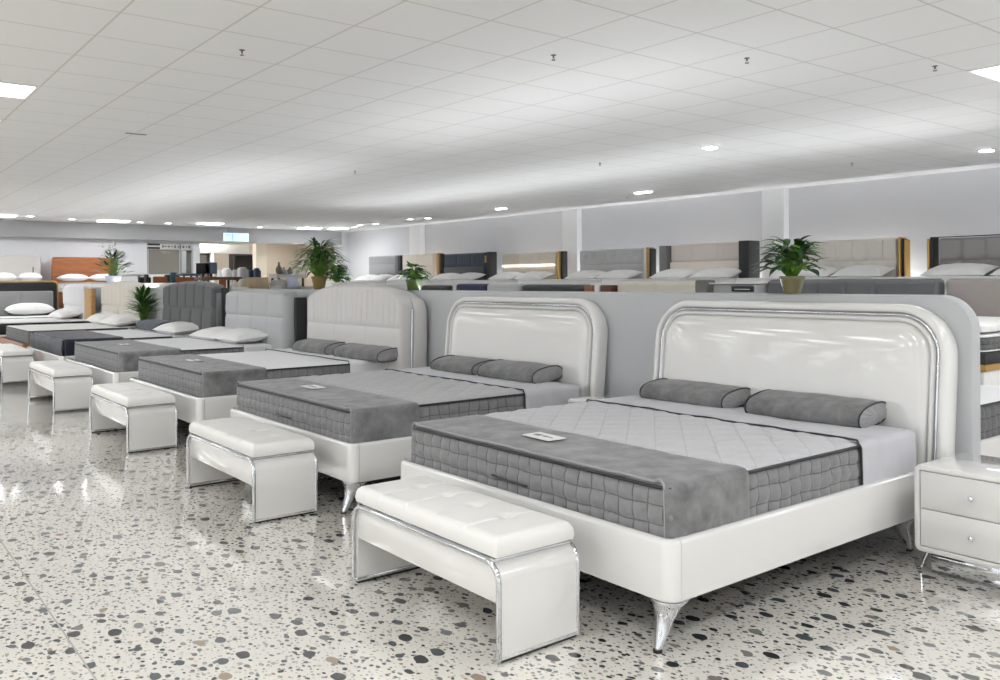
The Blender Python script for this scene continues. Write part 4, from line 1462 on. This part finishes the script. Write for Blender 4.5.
for px, py, x, m, lb, hh in ((279, 270, -23.4, mat('bronze_vase', (.12, .09, .07), .4), 'bronze bottle vase on the grey counter', .34), (284, 272, -23.4, mat('grey_vase', (.3, .3, .3), .4), 'squat grey vase on the grey counter', .2), (290, 272, -23.4, mat('charcoal_vase', (.08, .08, .085), .4), 'charcoal vase on the grey counter', .2)):
    y, _ = fx_pt(px, py, x)
    _, zt = fx_pt(287, 274, -23.4)
    o = MB().lathe([(.001, 0), (.07, 0), (.10, hh * .3), (.09, hh * .5), (.03, hh * .75), (.03, hh * .95), (.04, hh), (.03, hh), (.001, hh * .9)], n=16).build('vase', m, None, (x, y, zt))
    tag(o, lb, 'vase', 'vases at the far end')
# dark shelf unit in the room beyond
y, W, zt = place(233, 262, 254, XF - 2.6)
su = thing('shelf_unit', 'dark shelf unit with boxes seen through the far doorway', 'shelf', (XF - 2.6, y, 0))
MB().box(-.3, -.27, -W / 2, W / 2, ZP, zt, .004).build('back_panel', mat('dark_brown_panel', (.06, .05, .042), .5), su)
for z_ in (1.5, 1.85, zt):
    MB().box(-.3, .1, -W / 2, W / 2, z_ - .04, z_, .004).build('shelf', mat('dark_shelf', (.05, .045, .045), .5), su)
for s in (-1, 1):
    MB().box(-.3, .1, s * W / 2 - .03, s * W / 2 + .03, ZP, zt, .004).build('side_panel', mat('dark_shelf', (.05, .045, .045), .5), su)


# ------------------------------------------------------------------ ceiling fixtures
DIFF = emit('lamp_diffuser', (.96, .98, 1.0), 8.2)
LG = 'ceiling panel lights'


def panel(i, j, nx=1, ny=2, first=None, label=None):
    x = TX0 + (i + nx / 2) * TSX
    y = TY0 + (j + ny / 2) * TSY
    if first is not None:
        return dup(first, (x, y, ZC), label, LG)
    root = thing('ceiling_light', label, 'ceiling light', (x, y, ZC), 0, LG)
    w, d = nx * TSX / 2 - .01, ny * TSY / 2 - .01
    fr = MB()
    for a, b, c, e in ((-w, w, -d, -d + .02), (-w, w, d - .02, d), (-w, -w + .02, -d + .02, d - .02), (w - .02, w, -d + .02, d - .02)):
        fr.box(a, b, c, e, -.012, 0, .002)
    fr.build('frame', PAPER, root)
    MB().box(-w + .02, w - .02, -d + .02, d - .02, -.008, -.002, .001).build('diffuser', DIFF, root)
    return root


p0 = panel(-8, -6, label='long rectangular ceiling panel light over the aisle, at the picture’s upper corner')
panel(1, 5, first=p0, label='rectangular ceiling panel light above the nightstand side of the shop')
# further panels added out of view for light, over the aisle and open end
k_ = 0
for j in (-6, -10, -14, -18, -23, -28, -33, -38):
    for i in range(-35, 12, 4):
        x = TX0 + (i + .5) * TSX
        y = TY0 + (j + 1) * TSY
        if j == -6 and -9 < i < -1:
            continue
        if i == -8 and j == -6:
            continue
        if j == -10 and -20 < i < -8:
            continue
        panel(i, j, first=p0, label='added rectangular ceiling panel light over the front aisle')
for i in (5, 9):
    for j in (-2, 2, 5, 9):
        panel(i, j, first=p0, label='added rectangular ceiling panel light over the open end of the shop')


def ceil_pt(px, py):
    d = FWD + (RGT * math.cos(ROLL) + Vector((0, 0, math.sin(ROLL)))) * ((px - 500) / FPX) - (Vector((0, 0, math.cos(ROLL))) - RGT * math.sin(ROLL)) * ((py - 281) / FPX)
    t = (ZC - 1.5) / d.z
    return d.x * t, d.y * t


DIFF2 = emit('strip_diffuser', (.96, .98, 1.0), 26.0)
DIFF3 = emit('slim_diffuser', (.96, .98, 1.0), 34.0)
SG = 'strip lights near the far wall'


def strip_light(x, y, w, d, label, dm=None):
    root = thing('strip_light', label, 'ceiling light', (x, y, ZC), 0, SG)
    fr = MB().box(-w / 2 - .02, w / 2 + .02, -d / 2 - .02, d / 2 + .02, -.015, 0, .003)
    fr.build('housing', PAPER, root)
    MB().box(-w / 2, w / 2, -d / 2, d / 2, -.028, -.015, .004).build('diffuser', dm or DIFF2, root)


for pa, pb, py, lb in ((-20, 17, 215, 'strip light over the parchment headboard'), (97, 130, 220.5, 'strip light over the vase of flowers'), (198, 223, 223.2, 'strip light just before the hanging screen'), (298, 321, 227.7, 'strip light above the large tan-potted plant'), (330, 347, 228, 'short strip light in the far corner')):
    xa, ya = ceil_pt(pa, py)
    xb, yb = ceil_pt(pb, py)
    strip_light((xa + xb) / 2, (ya + yb) / 2, .5, max(.4, yb - ya), lb)
for pa, pb, py, lb in ((979, 994, 149.5, 'small ceiling light above the black-framed tufted headboard'), (701, 719, 146.5, 'slim ceiling light over the row behind the partition'), (626, 660, 191.5, 'slim ceiling light near the back wall above the taupe headboard'), (490, 512, 208, 'slim ceiling light near the back wall above the beige headboard')):
    xa, ya = ceil_pt(pa, py)
    xb, yb = ceil_pt(pb, py)
    strip_light((xa + xb) / 2, (ya + yb) / 2, max(.14, abs(xb - xa) * .9), .12, lb, DIFF3)
dl0 = None
for n_, (px, py, lb) in enumerate(((30, 216, 'over the walnut headboard, first of the far downlights'), (72, 219, 'past the walnut headboard'), (140, 222, 'before the sign board'), (168, 223, 'over the sign board'), (260, 227, 'before the cream pillar'), (354, 227, 'in the far corner'), (360, 225, 'beside the one in the far corner'), (376, 223.5, 'over the satin grey headboard'), (410, 219, 'beside the far back column'), (428, 218, 'over the cream headboard at the back'))):
    x, y = ceil_pt(px, py)
    x = max(x, XF + .5)
    lab = 'round recessed downlight ' + lb
    if dl0 is None:
        dl0 = thing('downlight', lab, 'ceiling light', (x, y, ZC), 0, 'round downlights near the far wall')
        MB().lathe([(.11, 0), (.12, -.004), (.115, -.012), (.09, -.014), (.085, -.004)], n=20).build('ring', PAPER, dl0)
        MB().lathe([(.001, -.008), (.085, -.008), (.085, -.003), (.001, -.003)], n=20).build('lamp', DIFF2, dl0)
    else:
        dup(dl0, (x, y, ZC), lab)
for y, lb in ((fy(8.8), 'added strip light inside the far doorway'), (fy(11.3), 'added strip light over the beige wall beyond')):
    strip_light(XF - 1.6 if y < 10 else XF - 2.4, y, .5, 1.2, lb)  # unseen lamps added to brighten the room beyond
FILL = emit('fill_diffuser', (.97, .985, 1.0), 15.0)  # invented uplights, added to brighten the ceiling and back wall


def fill(x0, x1, y, z, label, m=None):
    root = thing('fill_uplight', label, 'cove light', ((x0 + x1) / 2, y, z), 0, 'added upward cove lights')
    hw = (x1 - x0) / 2
    MB().box(-hw, hw, -.075, .075, -.05, -.02, .003).box(-hw, hw, -.075, -.068, -.03, .02, .002).box(-hw, hw, .068, .075, -.03, .02, .002).build('tray', PAPER, root)
    MB().box(-hw + .02, hw - .02, -.06, .06, -.02, -.005, .003).build('diffuser', m or FILL, root)


fill(-22.5, -10.8, 5.28, 1.375, 'added upward cove light on the rear of the partition’s farther half')
fill(-9.2, -3.9, 5.28, 1.375, 'added upward cove light on the rear of the partition near its free end')
fill(-24.0, -3.0, 13.72, 1.12, 'added upward cove light hidden behind the back row headboards', emit('wall_fill_diffuser', (.97, .985, 1.0), 14.0))
fill(-17.0, -3.4, 9.38, 1.44, 'added upward cove light along the rear of the middle row headboards')
# sprinklers and a smoke slot
s0 = None
for px, py, lb in ((242, 50, 'near the aisle panel light'), (553.5, 55, 'above the second lacquer bed'), (747, 58, 'above the partition-end headboard'), (935, 66, 'nearest the upper corner panel light'), (852, 163, 'before the back wall above the oatmeal headboard'), (600, 163, 'above the row behind the partition'), (627, 197, 'close to the back wall near the slim light'), (355, 171, 'farther off above the arched headboard')):
    x, y = ceil_pt(px, py)
    lab = 'small metal ceiling sprinkler ' + lb
    if s0 is None:
        s0 = thing('sprinkler', lab, 'sprinkler', (x, y, ZC), 0, 'ceiling sprinklers')
        s0.scale = (.62, .62, .62)
        sm_ = mat('sprinkler_metal', (.16, .15, .14), .35, metal=.7)
        MB().lathe([(.035, 0), (.035, -.004), (.012, -.010), (.010, -.035)], n=14).build('stem', sm_, s0)
        MB().lathe([(.001, -.060), (.026, -.060), (.026, -.064), (.001, -.064)], n=14).build('deflector', sm_, s0)
        for a in (-1, 1):
            MB().tube([(a * .008, 0, -.03), (a * .016, 0, -.045), (a * .006, 0, -.061)], .003, 6).build('arm', sm_, s0)
    else:
        dup(s0, (x, y, ZC), lab)
x, y = ceil_pt(136, 133)
cv = thing('ceiling_vent', 'thin dark slot vent in a ceiling tile', 'vent', (x, y, ZC))
MB().box(-.05, .05, -.13, .13, -.01, 0, .002).build('frame', PAPER, cv)
MB().box(-.03, .03, -.11, .11, -.012, -.009, .001).build('slot', mat('vent_slot', (.12, .12, .12), .5), cv)

# ------------------------------------------------------------------ added world fill light through the open sides, camera
W = bpy.data.worlds.new('World')
SC.world = W
W.use_nodes = True
bg = W.node_tree.nodes['Background']
bg.inputs['Color'].default_value = (.95, .97, 1.0, 1)
bg.inputs['Strength'].default_value = 1.3

cam = bpy.data.cameras.new('camera')
co = bpy.data.objects.new('camera', cam)
COL.objects.link(co)
cam.sensor_fit = 'HORIZONTAL'
cam.sensor_width = 36
cam.lens = 36 * FPX / 1000
cam.shift_y = -(340 - 281) / 1000
cam.clip_end = 200
UP = Vector((0, 0, 1))
R3 = RGT * math.cos(ROLL) + UP * math.sin(ROLL)
U3 = UP * math.cos(ROLL) - RGT * math.sin(ROLL)
M = Matrix((R3, U3, -FWD)).transposed().to_4x4()
M.translation = (0, 0, 1.5)
co.matrix_world = M
SC.camera = co

SC.view_settings.view_transform = 'Standard'
SC.view_settings.look = 'None'
SC.view_settings.gamma = 1
SC.view_settings.use_curve_mapping = False
SC.view_settings.exposure = 0.12
SC.cycles.use_denoising = True
SC.cycles.max_bounces = 8
SC.cycles.diffuse_bounces = 5
SC.cycles.glossy_bounces = 4
SC.cycles.caustics_reflective = False
SC.cycles.caustics_refractive = False
SC.cycles.sample_clamp_indirect = 6
